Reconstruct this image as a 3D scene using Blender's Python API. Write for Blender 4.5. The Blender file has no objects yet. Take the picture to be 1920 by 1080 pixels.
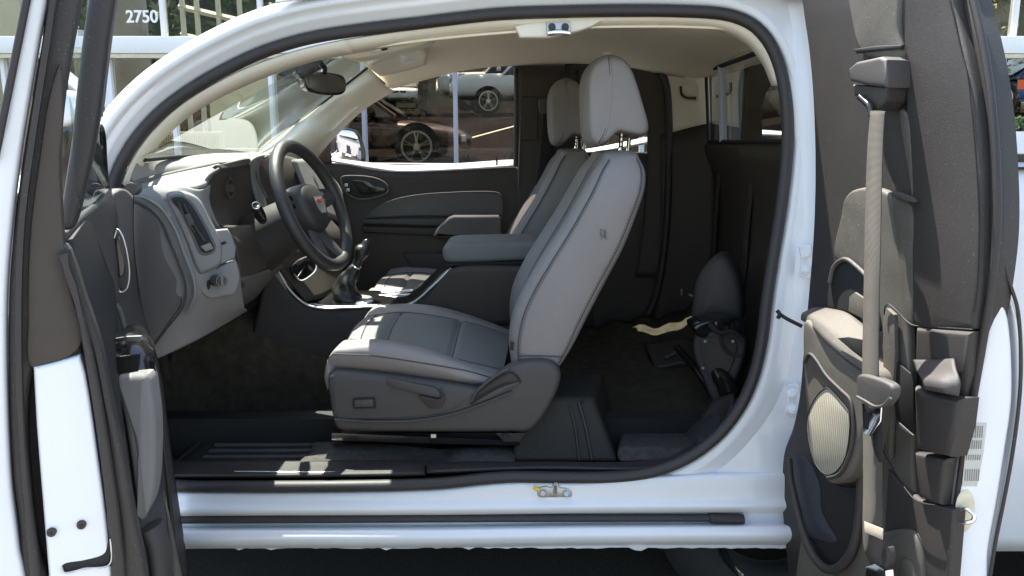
import bpy, bmesh, math, random
from mathutils import Vector, Matrix, noise
from mathutils.geometry import tessellate_polygon
R = math.radians
random.seed(7)
S = bpy.context.scene
C = S.collection

# ------------------------------------------------------------------ camera
FPX = 1478.0
PITCH = math.atan(0.184)
CAM = Vector((0, -1.9, 1.28))
cd = bpy.data.cameras.new('camera'); cam = bpy.data.objects.new('camera', cd); C.objects.link(cam)
cam.location = CAM; cam.rotation_euler = (math.pi/2 - PITCH, 0, 0)
cd.sensor_width = 36; cd.lens = FPX/1920*36; cd.clip_start = .05; cd.clip_end = 600
S.camera = cam

# ------------------------------------------------------------------ light
SUN = Vector((-0.22, 0.31, 1.0)).normalized()          # towards the sun
w = bpy.data.worlds.new('World'); S.world = w; w.use_nodes = True
nt = w.node_tree; bg = nt.nodes['Background']
sky = nt.nodes.new('ShaderNodeTexSky'); sky.sky_type = 'NISHITA'; sky.sun_disc = False
sky.sun_elevation = math.asin(SUN.z); sky.sun_rotation = math.atan2(SUN.x, SUN.y)
wb = nt.nodes.new('ShaderNodeMix'); wb.data_type = 'RGBA'; wb.blend_type = 'MULTIPLY'; wb.inputs[0].default_value = 1; wb.inputs[7].default_value = (1.06, .975, .86, 1)
nt.links.new(sky.outputs[0], wb.inputs[6]); nt.links.new(wb.outputs[2], bg.inputs[0]); bg.inputs[1].default_value = 0.15
ld = bpy.data.lights.new('sun', 'SUN'); ld.energy = 5.0; ld.angle = R(0.5); ld.color = (1, .95, .87)
so = bpy.data.objects.new('sun', ld); C.objects.link(so); so.rotation_euler = SUN.to_track_quat('Z', 'Y').to_euler(); so.location = (0, 0, 12)
vs = S.view_settings; vs.view_transform = 'Standard'; vs.look = 'None'; vs.gamma = 1; vs.exposure = 1.98; vs.use_curve_mapping = False
S.render.engine = 'CYCLES'
S.cycles.max_bounces = 14; S.cycles.diffuse_bounces = 7; S.cycles.glossy_bounces = 5; S.cycles.transparent_max_bounces = 24
S.cycles.sample_clamp_indirect = 20; S.cycles.caustics_reflective = False; S.cycles.caustics_refractive = False

# ------------------------------------------------------------------ projection helpers (photo pixel + real depth -> world point)
cp, sp = math.cos(PITCH), math.sin(PITCH)
def ray(px, py):
    u = (px-960)/FPX; v = (540-py)/FPX
    return Vector((u, cp + v*sp, -sp + v*cp))
def P(px, py, y):
    d = ray(px, py); return CAM + d*((y-CAM.y)/d.y)
class Plane:
    def __init__(s, p, n):
        s.p = Vector(p); s.n = Vector(n).normalized()
        up = Vector((0,0,1)) if abs(s.n.z) < .9 else Vector((0,1,0))
        s.a = up.cross(s.n).normalized(); s.b = s.n.cross(s.a).normalized()
    def hit(s, px, py, off=0):
        d = ray(px, py); p0 = s.p + s.n*off
        return CAM + d*((p0-CAM).dot(s.n)/d.dot(s.n))
def YP(y): return Plane((0,y,0), (0,-1,0))
def T(py, off=0): return .12*max(0, min(1, (900-py)/870)) + off      # the body side leans inwards towards the roof

# ------------------------------------------------------------------ splines and meshes
def cr(pts, n, closed=False):
    pts = [Vector(p) for p in pts]; m = len(pts); out = []
    if m == 2 and not closed: return [pts[0].lerp(pts[1], i/(n-1)) for i in range(n)]
    segs = m if closed else m-1
    L = [max((pts[(i+1) % m]-pts[i]).length, 1e-9)**.8 for i in range(segs)]
    tot = sum(L); acc = [0]
    for l in L: acc.append(acc[-1]+l)
    for k in range(n):
        t = tot*k/(n if closed else (n-1)); i = 0
        while i < segs-1 and acc[i+1] < t-1e-12: i += 1
        f = min(1, max(0, (t-acc[i])/L[i]))
        g = lambda j: pts[j % m] if closed else pts[max(0, min(m-1, j))]
        p0, p1, p2, p3 = g(i-1), g(i), g(i+1), g(i+2)
        la = max((p1-p0).length, 1e-6); lb = max((p2-p1).length, 1e-6); lc = max((p3-p2).length, 1e-6)
        m1 = (p2-p0)/(la+lb)*lb if (p1-p0).length > 1e-9 else (p2-p1)
        m2 = (p3-p1)/(lb+lc)*lb if (p3-p2).length > 1e-9 else (p2-p1)
        f2, f3 = f*f, f*f*f
        out.append(p1*(2*f3-3*f2+1) + m1*(f3-2*f2+f) + p2*(-2*f3+3*f2) + m2*(f3-f2))
    return out
def link(name, me, mat, parent=None, kind=None, label=None):
    o = bpy.data.objects.new(name, me); C.objects.link(o)
    if mat is not None: me.materials.append(mat)
    if parent is not None:
        o.parent = parent; o.matrix_parent_inverse = base_of(parent).inverted()
    if kind: o['kind'] = kind
    if label: o['label'] = label
    return o
BASE = {}
def base_of(o): return BASE.get(o.name, Matrix.Identity(4))
def empty(name, loc, parent=None, label=None, category=None, group=None):
    o = bpy.data.objects.new(name, None); C.objects.link(o); o.location = loc; o.empty_display_size = .1
    BASE[o.name] = Matrix.Translation(loc)
    if parent is not None:
        o.parent = parent; o.matrix_parent_inverse = base_of(parent).inverted()
    if label: o['label'] = label
    if category: o['category'] = category
    if group: o['group'] = group
    return o
def mk(name, verts, faces, mat, parent=None, smooth=True, ang=38, mods=None, **kw):
    me = bpy.data.meshes.new(name); me.from_pydata([tuple(v) for v in verts], [], faces)
    bm = bmesh.new(); bm.from_mesh(me); bmesh.ops.remove_doubles(bm, verts=bm.verts, dist=1e-6)
    bmesh.ops.recalc_face_normals(bm, faces=bm.faces); bm.to_mesh(me); bm.free()
    if smooth:
        me.shade_smooth(); me.set_sharp_from_angle(angle=R(ang))
    o = link(name, me, mat, parent, **kw)
    return o
def insetpts(pts, d):
    n = len(pts); area = sum(pts[i].x*pts[(i+1) % n].y-pts[(i+1) % n].x*pts[i].y for i in range(n))
    sg = 1 if area > 0 else -1; out = []
    for i in range(n):
        a = (pts[i]-pts[i-1]); b = (pts[(i+1) % n]-pts[i])
        if a.length < 1e-9: a = b
        if b.length < 1e-9: b = a
        na = Vector((-a.y, a.x)).normalized(); nb = Vector((-b.y, b.x)).normalized()
        m = (na+nb)
        m = na if m.length < .2 else m.normalized()
        out.append(pts[i] + m*(sg*d/max(.55, m.dot(na))))
    return out
def pad(name, outline, plane, thick, r, mat, parent=None, off=0, spline=True, n=None, dome=0, back=True, ang=38, **kw):
    """solid with the given outline (photo pixels on a real plane), a rounded front rim of radius r and real thickness"""
    w3 = [plane.hit(px, py, off) for px, py in outline]
    p0 = plane.p + plane.n*off
    q = [Vector(((v-p0).dot(plane.a), (v-p0).dot(plane.b))) for v in w3]
    if spline: q = cr(q, n or max(24, len(q)*5), True)
    ring = []
    def add(pts, h): ring.append([p0 + plane.a*p.x + plane.b*p.y + plane.n*h for p in pts])
    if back:
        add(insetpts(q, r*.6), -thick); add(q, -thick+r*.6)
    else: add(q, -thick)
    K = 4 if r > .004 else 2
    for k in range(K+1):
        a = math.pi/2*k/K
        add(insetpts(q, r*(1-math.cos(a))), -r*(1-math.sin(a)))
    if dome:
        c = sum(q, Vector((0,0)))/len(q); inner = insetpts(q, r)
        for k in range(1, 6):
            s = 1-k/6; add([c+(p-c)*s for p in inner], dome*(1-s*s))
    verts = [v for g in ring for v in g]; m = len(q); faces = []
    for k in range(len(ring)-1):
        for i in range(m):
            faces.append((k*m+i, k*m+(i+1) % m, (k+1)*m+(i+1) % m, (k+1)*m+i))
    def cap(k, flip):
        f = tessellate_polygon([[Vector((((v-p0).dot(plane.a)), (v-p0).dot(plane.b), 0)) for v in ring[k]]])
        for t in f: faces.append(tuple(k*m+i for i in (t[::-1] if flip else t)))
    cap(0, True); cap(len(ring)-1, False)
    return mk(name, verts, faces, mat, parent, ang=ang, **kw)
def grid(name, rows, nu, nv, mat, parent=None, thick=0, world=False, ang=60, bump=None, **kw):
    """smooth sheet through rows of control points (px,py,y) or world points"""
    W = [[(Vector(p) if world else P(*p)) for p in r] for r in rows]
    A = [cr(r, nu) for r in W]
    cols = [cr([A[i][j] for i in range(len(A))], nv) for j in range(nu)]
    verts = []; 
    for i in range(nv):
        for j in range(nu): verts.append(cols[j][i].copy())
    if bump:
        for k, v in enumerate(verts): v += bump((k % nu)/(nu-1), (k//nu)/(nv-1))
    faces = [(i*nu+j, i*nu+j+1, (i+1)*nu+j+1, (i+1)*nu+j) for i in range(nv-1) for j in range(nu-1)]
    o = mk(name, verts, faces, mat, parent, ang=ang, **kw)
    if thick:
        m = o.modifiers.new('solid', 'SOLIDIFY'); m.thickness = thick; m.offset = 0
    return o
def loft(name, rings, mat, parent=None, closed=True, caps=True, sub=0, ang=50, **kw):
    m = len(rings[0]); verts = [v for r in rings for v in r]; faces = []
    for k in range(len(rings)-1):
        for i in range(m if closed else m-1):
            faces.append((k*m+i, k*m+(i+1) % m, (k+1)*m+(i+1) % m, (k+1)*m+i))
    if caps:
        faces.append(tuple(range(m))[::-1]); faces.append(tuple((len(rings)-1)*m+i for i in range(m)))
    o = mk(name, verts, faces, mat, parent, ang=ang, **kw)
    if sub:
        s = o.modifiers.new('sub', 'SUBSURF'); s.levels = sub; s.render_levels = sub
    return o
def tubemesh(path, rad, seg=10, closed=False, flat=1.0, updir=None):
    n = len(path); verts = []; faces = []
    prev = None
    for i in range(n):
        a = path[i-1] if (closed or i > 0) else path[i]; b = path[(i+1) % n] if (closed or i < n-1) else path[i]
        t = (b-a).normalized()
        if updir is not None: up = (updir - t*updir.dot(t)).normalized()
        elif prev is None:
            h = Vector((0,0,1)) if abs(t.z) < .9 else Vector((1,0,0)); up = (h-t*h.dot(t)).normalized()
        else: up = (prev - t*prev.dot(t)).normalized()
        prev = up; s = t.cross(up)
        r = rad[i] if isinstance(rad, (list, tuple)) else rad
        for k in range(seg):
            a_ = 2*math.pi*k/seg
            verts.append(path[i] + up*(r*flat*math.cos(a_)) + s*(r*math.sin(a_)))
    for i in range(n if closed else n-1):
        for k in range(seg):
            j = (i+1) % n
            faces.append((i*seg+k, i*seg+(k+1) % seg, j*seg+(k+1) % seg, j*seg+k))
    if not closed:
        faces.append(tuple(range(seg))[::-1]); faces.append(tuple((n-1)*seg+k for k in range(seg)))
    return verts, faces
def tube(name, pts, rad, mat, parent=None, n=40, closed=False, seg=10, flat=1.0, updir=None, spline=True, world=False, **kw):
    W = [Vector(p) if world else P(*p) for p in pts]
    path = cr(W, n, closed) if spline else W
    if isinstance(rad, (list, tuple)):
        rr = cr([Vector((r, 0)) for r in rad], len(path)); rad = [q.x for q in rr]
    v, f = tubemesh(path, rad, seg, closed, flat, updir)
    return mk(name, v, f, mat, parent, ang=60, **kw)
def join(name, parts, mat, parent=None, **kw):
    V = []; F = []
    for v, f in parts:
        b = len(V); V += list(v); F += [tuple(i+b for i in g) for g in f]
    return mk(name, V, F, mat, parent, **kw)
def box(c, s, rot=0, bev=0):
    bm = bmesh.new(); bmesh.ops.create_cube(bm, size=1)
    for v in bm.verts: v.co = Vector((v.co.x*s[0], v.co.y*s[1], v.co.z*s[2]))
    if bev: bmesh.ops.bevel(bm, geom=bm.edges[:]+bm.verts[:], offset=bev, segments=2, affect='EDGES', profile=.5)
    M = Matrix.Translation(c) @ Matrix.Rotation(rot, 4, 'Z')
    bmesh.ops.transform(bm, matrix=M, verts=bm.verts); bm.verts.index_update()
    v = [x.co.copy() for x in bm.verts]; f = [tuple(q.index for q in g.verts) for g in bm.faces]; bm.free(); return v, f
def cyl(a, b, r1, r2=None, seg=20):
    a = Vector(a); b = Vector(b); r2 = r1 if r2 is None else r2
    return tubemesh([a, b], [r1, r2], seg)
def tomesh(ob):
    bpy.context.view_layer.update(); dg = bpy.context.evaluated_depsgraph_get()
    me = bpy.data.meshes.new_from_object(ob.evaluated_get(dg)); nm = ob.name; mw = ob.matrix_local.copy(); par = ob.parent; pi = ob.matrix_parent_inverse.copy()
    loc, rot, scl = ob.location.copy(), ob.matrix_basis.to_quaternion(), ob.scale.copy(); mb = ob.matrix_basis.copy()
    cu = ob.data; bpy.data.objects.remove(ob); bpy.data.curves.remove(cu)
    n = bpy.data.objects.new(nm, me); C.objects.link(n); n.parent = par; n.matrix_parent_inverse = pi; n.matrix_basis = mb
    return n
def dashes(path, step, frac, rad, n=4):
    L = [0]
    for i in range(1, len(path)): L.append(L[-1]+(path[i]-path[i-1]).length)
    def at(s):
        for i in range(1, len(path)):
            if L[i] >= s: return path[i-1].lerp(path[i], (s-L[i-1])/max(1e-9, L[i]-L[i-1]))
        return path[-1]
    out = []; s = 0
    while s+step*frac < L[-1]:
        out.append(tubemesh([at(s), at(s+step*frac)], rad, n)); s += step
    return out

# ------------------------------------------------------------------ materials
def mat(name, col, rough=.5, metal=0, bump=0, bscale=200, var=0, vscale=6, coat=0, spec=.5, dust=0, dustcol=(.35,.33,.3), detail=3, emis=None, kind='noise', sheen=0, wrinkle=0):
    m = bpy.data.materials.new(name); m.use_nodes = True; t = m.node_tree; b = t.nodes['Principled BSDF']
    b.inputs['Base Color'].default_value = (*col, 1); b.inputs['Roughness'].default_value = rough; b.inputs['Metallic'].default_value = metal
    b.inputs['Coat Weight'].default_value = coat; b.inputs['Coat Roughness'].default_value = .05
    b.inputs['Specular IOR Level'].default_value = spec
    if sheen: b.inputs['Sheen Weight'].default_value = sheen
    tc = t.nodes.new('ShaderNodeTexCoord'); N = t.nodes.new; L = t.links.new
    if bump:
        if kind == 'voronoi':
            x = N('ShaderNodeTexVoronoi'); x.inputs['Scale'].default_value = bscale; out = x.outputs['Distance']
        elif kind == 'wave':
            x = N('ShaderNodeTexWave'); x.inputs['Scale'].default_value = bscale; x.bands_direction = 'Z'; x.inputs['Distortion'].default_value = .4; out = x.outputs['Fac']
        else:
            x = N('ShaderNodeTexNoise'); x.inputs['Scale'].default_value = bscale; x.inputs['Detail'].default_value = detail; out = x.outputs['Fac']
        L(tc.outputs['Object'], x.inputs['Vector'])
        bu = N('ShaderNodeBump'); bu.inputs['Strength'].default_value = bump; bu.inputs['Distance'].default_value = .002
        L(out, bu.inputs['Height']); L(bu.outputs[0], b.inputs['Normal'])
        if wrinkle:
            w_ = N('ShaderNodeTexNoise'); w_.inputs['Scale'].default_value = 16; w_.inputs['Detail'].default_value = 4; w_.inputs['Distortion'].default_value = .8
            L(tc.outputs['Object'], w_.inputs['Vector'])
            b2 = N('ShaderNodeBump'); b2.inputs['Strength'].default_value = wrinkle; b2.inputs['Distance'].default_value = .006
            L(w_.outputs['Fac'], b2.inputs['Height']); L(b2.outputs[0], bu.inputs['Normal'])
    if var or dust:
        n1 = N('ShaderNodeTexNoise'); n1.inputs['Scale'].default_value = vscale; n1.inputs['Detail'].default_value = 6; n1.inputs['Roughness'].default_value = .65
        L(tc.outputs['Object'], n1.inputs['Vector'])
        cr_ = N('ShaderNodeValToRGB'); cr_.color_ramp.elements[0].position = .3; cr_.color_ramp.elements[1].position = .7
        v = var or .05
        cr_.color_ramp.elements[0].color = (*[c*(1-v) for c in col], 1); cr_.color_ramp.elements[1].color = (*[min(1, c*(1+v)) for c in col], 1)
        L(n1.outputs['Fac'], cr_.inputs[0]); last = cr_.outputs[0]
        rr = N('ShaderNodeMapRange'); rr.inputs['To Min'].default_value = max(0, rough-.08); rr.inputs['To Max'].default_value = min(1, rough+.1)
        L(n1.outputs['Fac'], rr.inputs['Value']); L(rr.outputs[0], b.inputs['Roughness'])
        if dust:
            n2 = N('ShaderNodeTexNoise'); n2.inputs['Scale'].default_value = 420; n2.inputs['Detail'].default_value = 1
            L(tc.outputs['Object'], n2.inputs['Vector'])
            r2 = N('ShaderNodeValToRGB'); r2.color_ramp.elements[0].position = .71; r2.color_ramp.elements[1].position = .76
            L(n2.outputs['Fac'], r2.inputs[0])
            mx = N('ShaderNodeMix'); mx.data_type = 'RGBA'; L(last, mx.inputs[6]); mx.inputs[7].default_value = (*dustcol, 1)
            mu = N('ShaderNodeMath'); mu.operation = 'MULTIPLY'; mu.inputs[1].default_value = dust; L(r2.outputs[0], mu.inputs[0]); L(mu.outputs[0], mx.inputs[0]); last = mx.outputs[2]
        L(last, b.inputs['Base Color'])
    if emis: b.inputs['Emission Color'].default_value = (*emis, 1); b.inputs['Emission Strength'].default_value = 1
    return m
def glassmat(name, tint, refl=1.0, ior=1.5, rough=0.0):
    m = bpy.data.materials.new(name); m.use_nodes = True; t = m.node_tree; t.nodes.clear(); N = t.nodes.new; L = t.links.new
    o = N('ShaderNodeOutputMaterial'); tr = N('ShaderNodeBsdfTransparent'); tr.inputs[0].default_value = (*tint, 1)
    g = N('ShaderNodeBsdfGlossy'); g.inputs['Roughness'].default_value = rough; g.inputs[0].default_value = (.95, .98, 1, 1)
    f = N('ShaderNodeFresnel'); f.inputs[0].default_value = ior; mu = N('ShaderNodeMath'); mu.operation = 'MULTIPLY'; mu.inputs[1].default_value = refl
    mx = N('ShaderNodeMixShader'); L(f.outputs[0], mu.inputs[0]); L(mu.outputs[0], mx.inputs[0]); L(tr.outputs[0], mx.inputs[1]); L(g.outputs[0], mx.inputs[2]); L(mx.outputs[0], o.inputs[0])
    return m
M = dict(
    paint=mat('white_paint', (.715,.728,.752), .30, coat=.7, var=.03, vscale=3, dust=.3, dustcol=(.45,.43,.4)),
    paint2=mat('white_paint_far', (.78,.79,.8), .3, coat=.6),
    seal=mat('black_rubber', (.026,.022,.0215), .55, bump=.15, bscale=300, var=.15, dust=.25),
    plastic=mat('black_grained_plastic', (.031,.0265,.0245), .52, bump=.5, bscale=900, var=.12, vscale=5, dust=.35),
    plastic2=mat('charcoal_plastic', (.060,.055,.052), .5, bump=.5, bscale=900, var=.1, dust=.25),
    dustyplastic=mat('dusty_black_plastic', (.085,.077,.064), .6, bump=.5, bscale=800, var=.2, vscale=9, dust=.9),
    darkin=mat('dark_trim', (.046,.035,.027), .6, bump=.4, bscale=700, var=.15),
    grey=mat('grey_trim', (.235,.222,.210), .55, bump=.5, bscale=800, var=.06),
    greyd=mat('dark_grey_trim', (.115,.104,.096), .6, bump=.5, bscale=900, var=.06, dust=.1),
    leather=mat('grey_leather', (.222,.200,.190), .46, wrinkle=.35, bump=.35, bscale=520, kind='voronoi', var=.06, vscale=8),
    leather2=mat('tinted_leather_insert', (.158,.158,.150), .50, wrinkle=.35, bump=.35, bscale=520, kind='voronoi', var=.05, vscale=8),  # same grey leather; the tint its lighting gives is put into this colour
    stitch=mat('thread', (.09,.08,.08), .8),
    seam=mat('seam', (.065,.058,.055), .8),
    beige=mat('beige_headliner', (.84,.75,.60), .9, bump=.4, bscale=900, var=.04, vscale=4),
    beigep=mat('beige_plastic', (.74,.68,.57), .6, bump=.3, bscale=900, var=.03),
    carpet=mat('black_carpet', (.068,.058,.042), .95, spec=.1, bump=1, bscale=900, var=.3, vscale=30, detail=6),
    carpet2=mat('grey_carpet', (.075,.069,.063), .95, spec=.1, bump=1, bscale=700, var=.3, vscale=60, detail=6),
    mat_=mat('rubber_mat', (.034,.031,.026), .6, spec=.2, bump=.5, bscale=500, var=.2, dust=.4),
    chrome=mat('chrome', (.85,.85,.86), .12, metal=1),
    silver=mat('silver_trim', (.62,.62,.6), .3, metal=.8),
    steel=mat('galvanised_steel', (.42,.42,.42), .4, metal=.9, bump=.2, bscale=300, var=.2, vscale=60),
    gloss=mat('gloss_black', (.012,.011,.011), .12, coat=.4),
    black=mat('matte_black', (.008,.008,.008), .7),
    boot=mat('black_leather', (.018,.017,.016), .36, bump=.5, bscale=260, kind='voronoi'),
    wheelr=mat('steering_rim', (.032,.030,.029), .42, bump=.3, bscale=600, kind='voronoi'),
    web=mat('grey_webbing', (.105,.097,.083), .85, bump=1, bscale=150, kind='wave', var=.15, vscale=30),
    webdark=mat('black_webbing', (.03,.028,.027), .85, bump=1, bscale=150, kind='wave'),
    badgered=mat('badge_red', (.30,.03,.03), .4), red=mat('red_button', (.6,.06,.05), .5), yellow=mat('yellow_tag', (.75,.5,.03), .5), white=mat('white_print', (.8,.8,.8), .6),
    label=mat('grey_label', (.5,.49,.45), .5, var=.04), labelink=mat('label_ink', (.22,.21,.2), .7),
    cream=mat('cream_wax', (.62,.56,.4), .5, var=.15, vscale=40),
    facade=mat('white_facade', (.80,.79,.77), .6, var=.03), frame=mat('white_frame', (.78,.78,.8), .5),
    framegrey=mat('blue_grey_frame', (.50,.54,.62), .5),
    column=mat('grey_column', (.30,.30,.30), .8, var=.08), brown=mat('brown_wall', (.16,.085,.065), .8, var=.15, vscale=2),
    asphalt=mat('asphalt', (.055,.050,.044), .95, spec=.1, bump=1, bscale=90, var=.5, vscale=140, detail=8),
    bounce_ground=mat('pale_bounce_ground', (.20,.19,.17), .9, bump=.5, bscale=60, var=.2, vscale=3),
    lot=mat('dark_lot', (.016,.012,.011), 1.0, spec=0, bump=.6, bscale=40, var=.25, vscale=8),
    line=mat('lot_line', (.62,.6,.52), .8), tyre=mat('tyre', (.02,.02,.02), .8), rim=mat('alloy', (.55,.55,.56), .28, metal=.9),
    redcar=mat('dark_red_paint', (.055,.012,.012), .4, coat=.7), blue=mat('blue_paint', (.02,.06,.24), .3, coat=.7), orange=mat('orange_stripe', (.75,.13,.04), .4),
    leaf=mat('leaf', (.075,.115,.028), .6, var=.5, vscale=3), leaf2=mat('olive_leaf', (.26,.24,.11), .7, var=.4, vscale=3), bark=mat('bark', (.12,.095,.07), .9, bump=1, bscale=20, var=.3),
    concrete=mat('concrete', (.42,.41,.38), .9, var=.1, bump=.3, bscale=60), vent=mat('vent_reflection', (.62,.63,.55), .6),
    interior=mat('pale_interior', (.62,.64,.57), .9, var=.1, vscale=1),
    lamp=mat('lamp_lens', (.7,.7,.7), .1, coat=1), film=mat('mirror_face', (.9,.9,.92), .02, metal=1),
    mirrordark=mat('mirror_tone', (.10,.095,.09), .25),  # tone of the mirror's reflection put into a plain grey
)
GL = glassmat('clear_glass', (.86,.95,.90), .45)
GD = glassmat('tinted_glass', (.60,.57,.56), .3)
GB = glassmat('building_glass', (.72,.71,.64), .18)
GR = glassmat('rear_glass', (.30,.30,.27), .7)

# ================================================================== GROUND AND BACKGROUND
def sheet(name, x0, x1, y0, y1, z, m, **kw):
    return mk(name, [(x0,y0,z),(x1,y0,z),(x1,y1,z),(x0,y1,z)], [(0,1,2,3)], m, smooth=False, **kw)
sheet('ground', -300, 300, -300, 300, 0, M['asphalt'], kind='structure')
sheet('bounce_ground', -40, 40, -40, -1.0, .004, M['bounce_ground'], kind='structure')  # unseen paler ground, added to bounce warm light onto rocker and headliner
# climbing lot added behind the glass frontage to carry the mirrored cars
FY = 7.0
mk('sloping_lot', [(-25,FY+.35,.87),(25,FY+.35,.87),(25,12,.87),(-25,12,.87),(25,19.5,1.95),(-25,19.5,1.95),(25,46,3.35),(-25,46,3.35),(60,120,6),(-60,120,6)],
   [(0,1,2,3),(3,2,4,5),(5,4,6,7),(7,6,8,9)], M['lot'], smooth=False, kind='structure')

def build_frontage():
    b = empty('glass_frontage', (0,FY,0), label='white framed glass building front with street number 2750 behind the truck', category='building')
    def px_x(px, py=268, y=FY): return P(px, py, y).x
    def px_z(py, px=300, y=FY): return P(px, py, y).z
    zb0, zb1 = px_z(103), px_z(71)
    base = .0
    mk('base_wall', *[q for q in box(Vector((0,FY+.1,.42)), (26,.2,.84))], M['facade'], b)
    mk('band', *box(Vector((0,FY-.04,(zb0+zb1)/2)), (26,.22,zb1-zb0), bev=.01), M['facade'], b)
    mk('band_lip', *box(Vector((0,FY-.08,zb0-.025)), (26,.12,.04)), M['cream'], b)
    mk('soffit', *box(Vector((0,FY+.1,4.6)), (26,.3,1.2)), M['facade'], b)
    xs_low = [px_x(x) for x in (-480,-310,-140,25,215,333,515,685,855,1030,1203,1374,1545,1715,1862,2060)]
    xs_up = [px_x(x) for x in (-350,-180,-10,158,325,502,680,860,1030,1200,1370,1540,1700,1875,2050)]
    for i, x in enumerate(xs_low):
        wdt = .10 if i == 4 else .045
        mk('mullion', *box(Vector((x,FY,(.84+zb0)/2)), (wdt,.10,zb0-.84), bev=.004), M['framegrey'] if 6 < i < 12 else M['frame'], b)
    for x in xs_up:
        mk('mullion', *box(Vector((x,FY,(zb1+4.0)/2)), (.045,.10,4.0-zb1), bev=.004), M['frame'], b)
    for i in range(len(xs_low)-1):
        x0, x1 = xs_low[i]+.03, xs_low[i+1]-.03
        mk('pane', *box(Vector(((x0+x1)/2,FY,(.86+zb0)/2)), (x1-x0,.008,zb0-.86)), GB, b, smooth=False)
    for i in range(len(xs_up)-1):
        x0, x1 = xs_up[i]+.03, xs_up[i+1]-.03
        mk('pane', *box(Vector(((x0+x1)/2,FY,(zb1+4)/2)), (x1-x0,.008,4.0-zb1)), GB, b, smooth=False)
    mk('column', *cyl((px_x(262,y=7.9),7.9,.87), (px_x(262,y=7.9),7.9,5), .2, seg=28), M['column'], b)
    mk('column', *cyl((px_x(-420,y=7.9),7.9,.87), (px_x(-420,y=7.9),7.9,5), .2, seg=28), M['column'], b)
    # pale room dividers; the dash vent's windscreen reflection is built as a louvred box
    for x0, x1, y, h in ((-.2,60,9.3,3.0),(395,520,8.4,1.5),(-300,-40,9.6,3.6)):
        a = P(x0,200,y).x; c = P(x1,200,y).x
        mk('partition', *box(Vector(((a+c)/2,y,.87+h/2)), (c-a,.08,h), bev=.01), M['interior'], b)
    g0, g1 = P(298,283,7.5), P(408,252,7.5)
    fr = mk('vent_housing', *box(Vector(((g0.x+g1.x)/2,7.55,(g0.z+g1.z)/2)), (g1.x-g0.x+.1,.09,g1.z-g0.z+.06), bev=.01), M['vent'], b)
    fr2 = mk('vent_housing', *box(Vector(((g0.x+g1.x)/2+.1,7.7,g0.z-.12)), (g1.x-g0.x+.9,.2,.3), bev=.01), M['vent'], b)
    for k in range(26):
        x = g0.x+(g1.x-g0.x)*(k+.5)/26
        mk('reflected_louvre', *box(Vector((x,7.49,(g0.z+g1.z)/2)), (.010,.03,g1.z-g0.z-.02), rot=.0), M['cream'], fr) if k%1 == 0 else None
    mk('reflected_vent_back', *box(Vector(((g0.x+g1.x)/2,7.501,(g0.z+g1.z)/2)), (g1.x-g0.x,.004,g1.z-g0.z-.03)), M['column'], fr)
    # pale window frames of the inner room
    for px in (345, 372, 412, 452):
        x = P(px,60,9.0).x
        mk('inner_frame', *box(Vector((x,9.0,3.0)), (.05,.06,3.2)), M['interior'], b)
    a = P(335,12,9.0); c = P(505,52,9.0)
    mk('inner_rail', *tubemesh([a, c], .04, 4), M['interior'], b)
    mk('inner_rail', *tubemesh([a+Vector((0,0,-.35)), c+Vector((0,0,-.35))], .03, 4), M['interior'], b)
    # number
    t = bpy.data.curves.new('street_number', 'FONT'); t.body = '2750'; t.size = .19; t.extrude = .008; t.align_x = 'CENTER'; t.offset = .0025
    to = bpy.data.objects.new('street_number', t); C.objects.link(to); to.rotation_euler = (math.pi/2,0,0)
    p = P(267,42,FY-.02); to.location = (p.x, FY-.02, p.z); t.materials.append(M['white']); to.parent = b; to.matrix_parent_inverse = base_of(b).inverted()
    wdt = P(297,32,FY).x-P(238,32,FY).x
    bpy.context.view_layer.update(); s = wdt/to.dimensions.x; to.scale = (s, s*1.04, 1); tomesh(to)
build_frontage()

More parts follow.
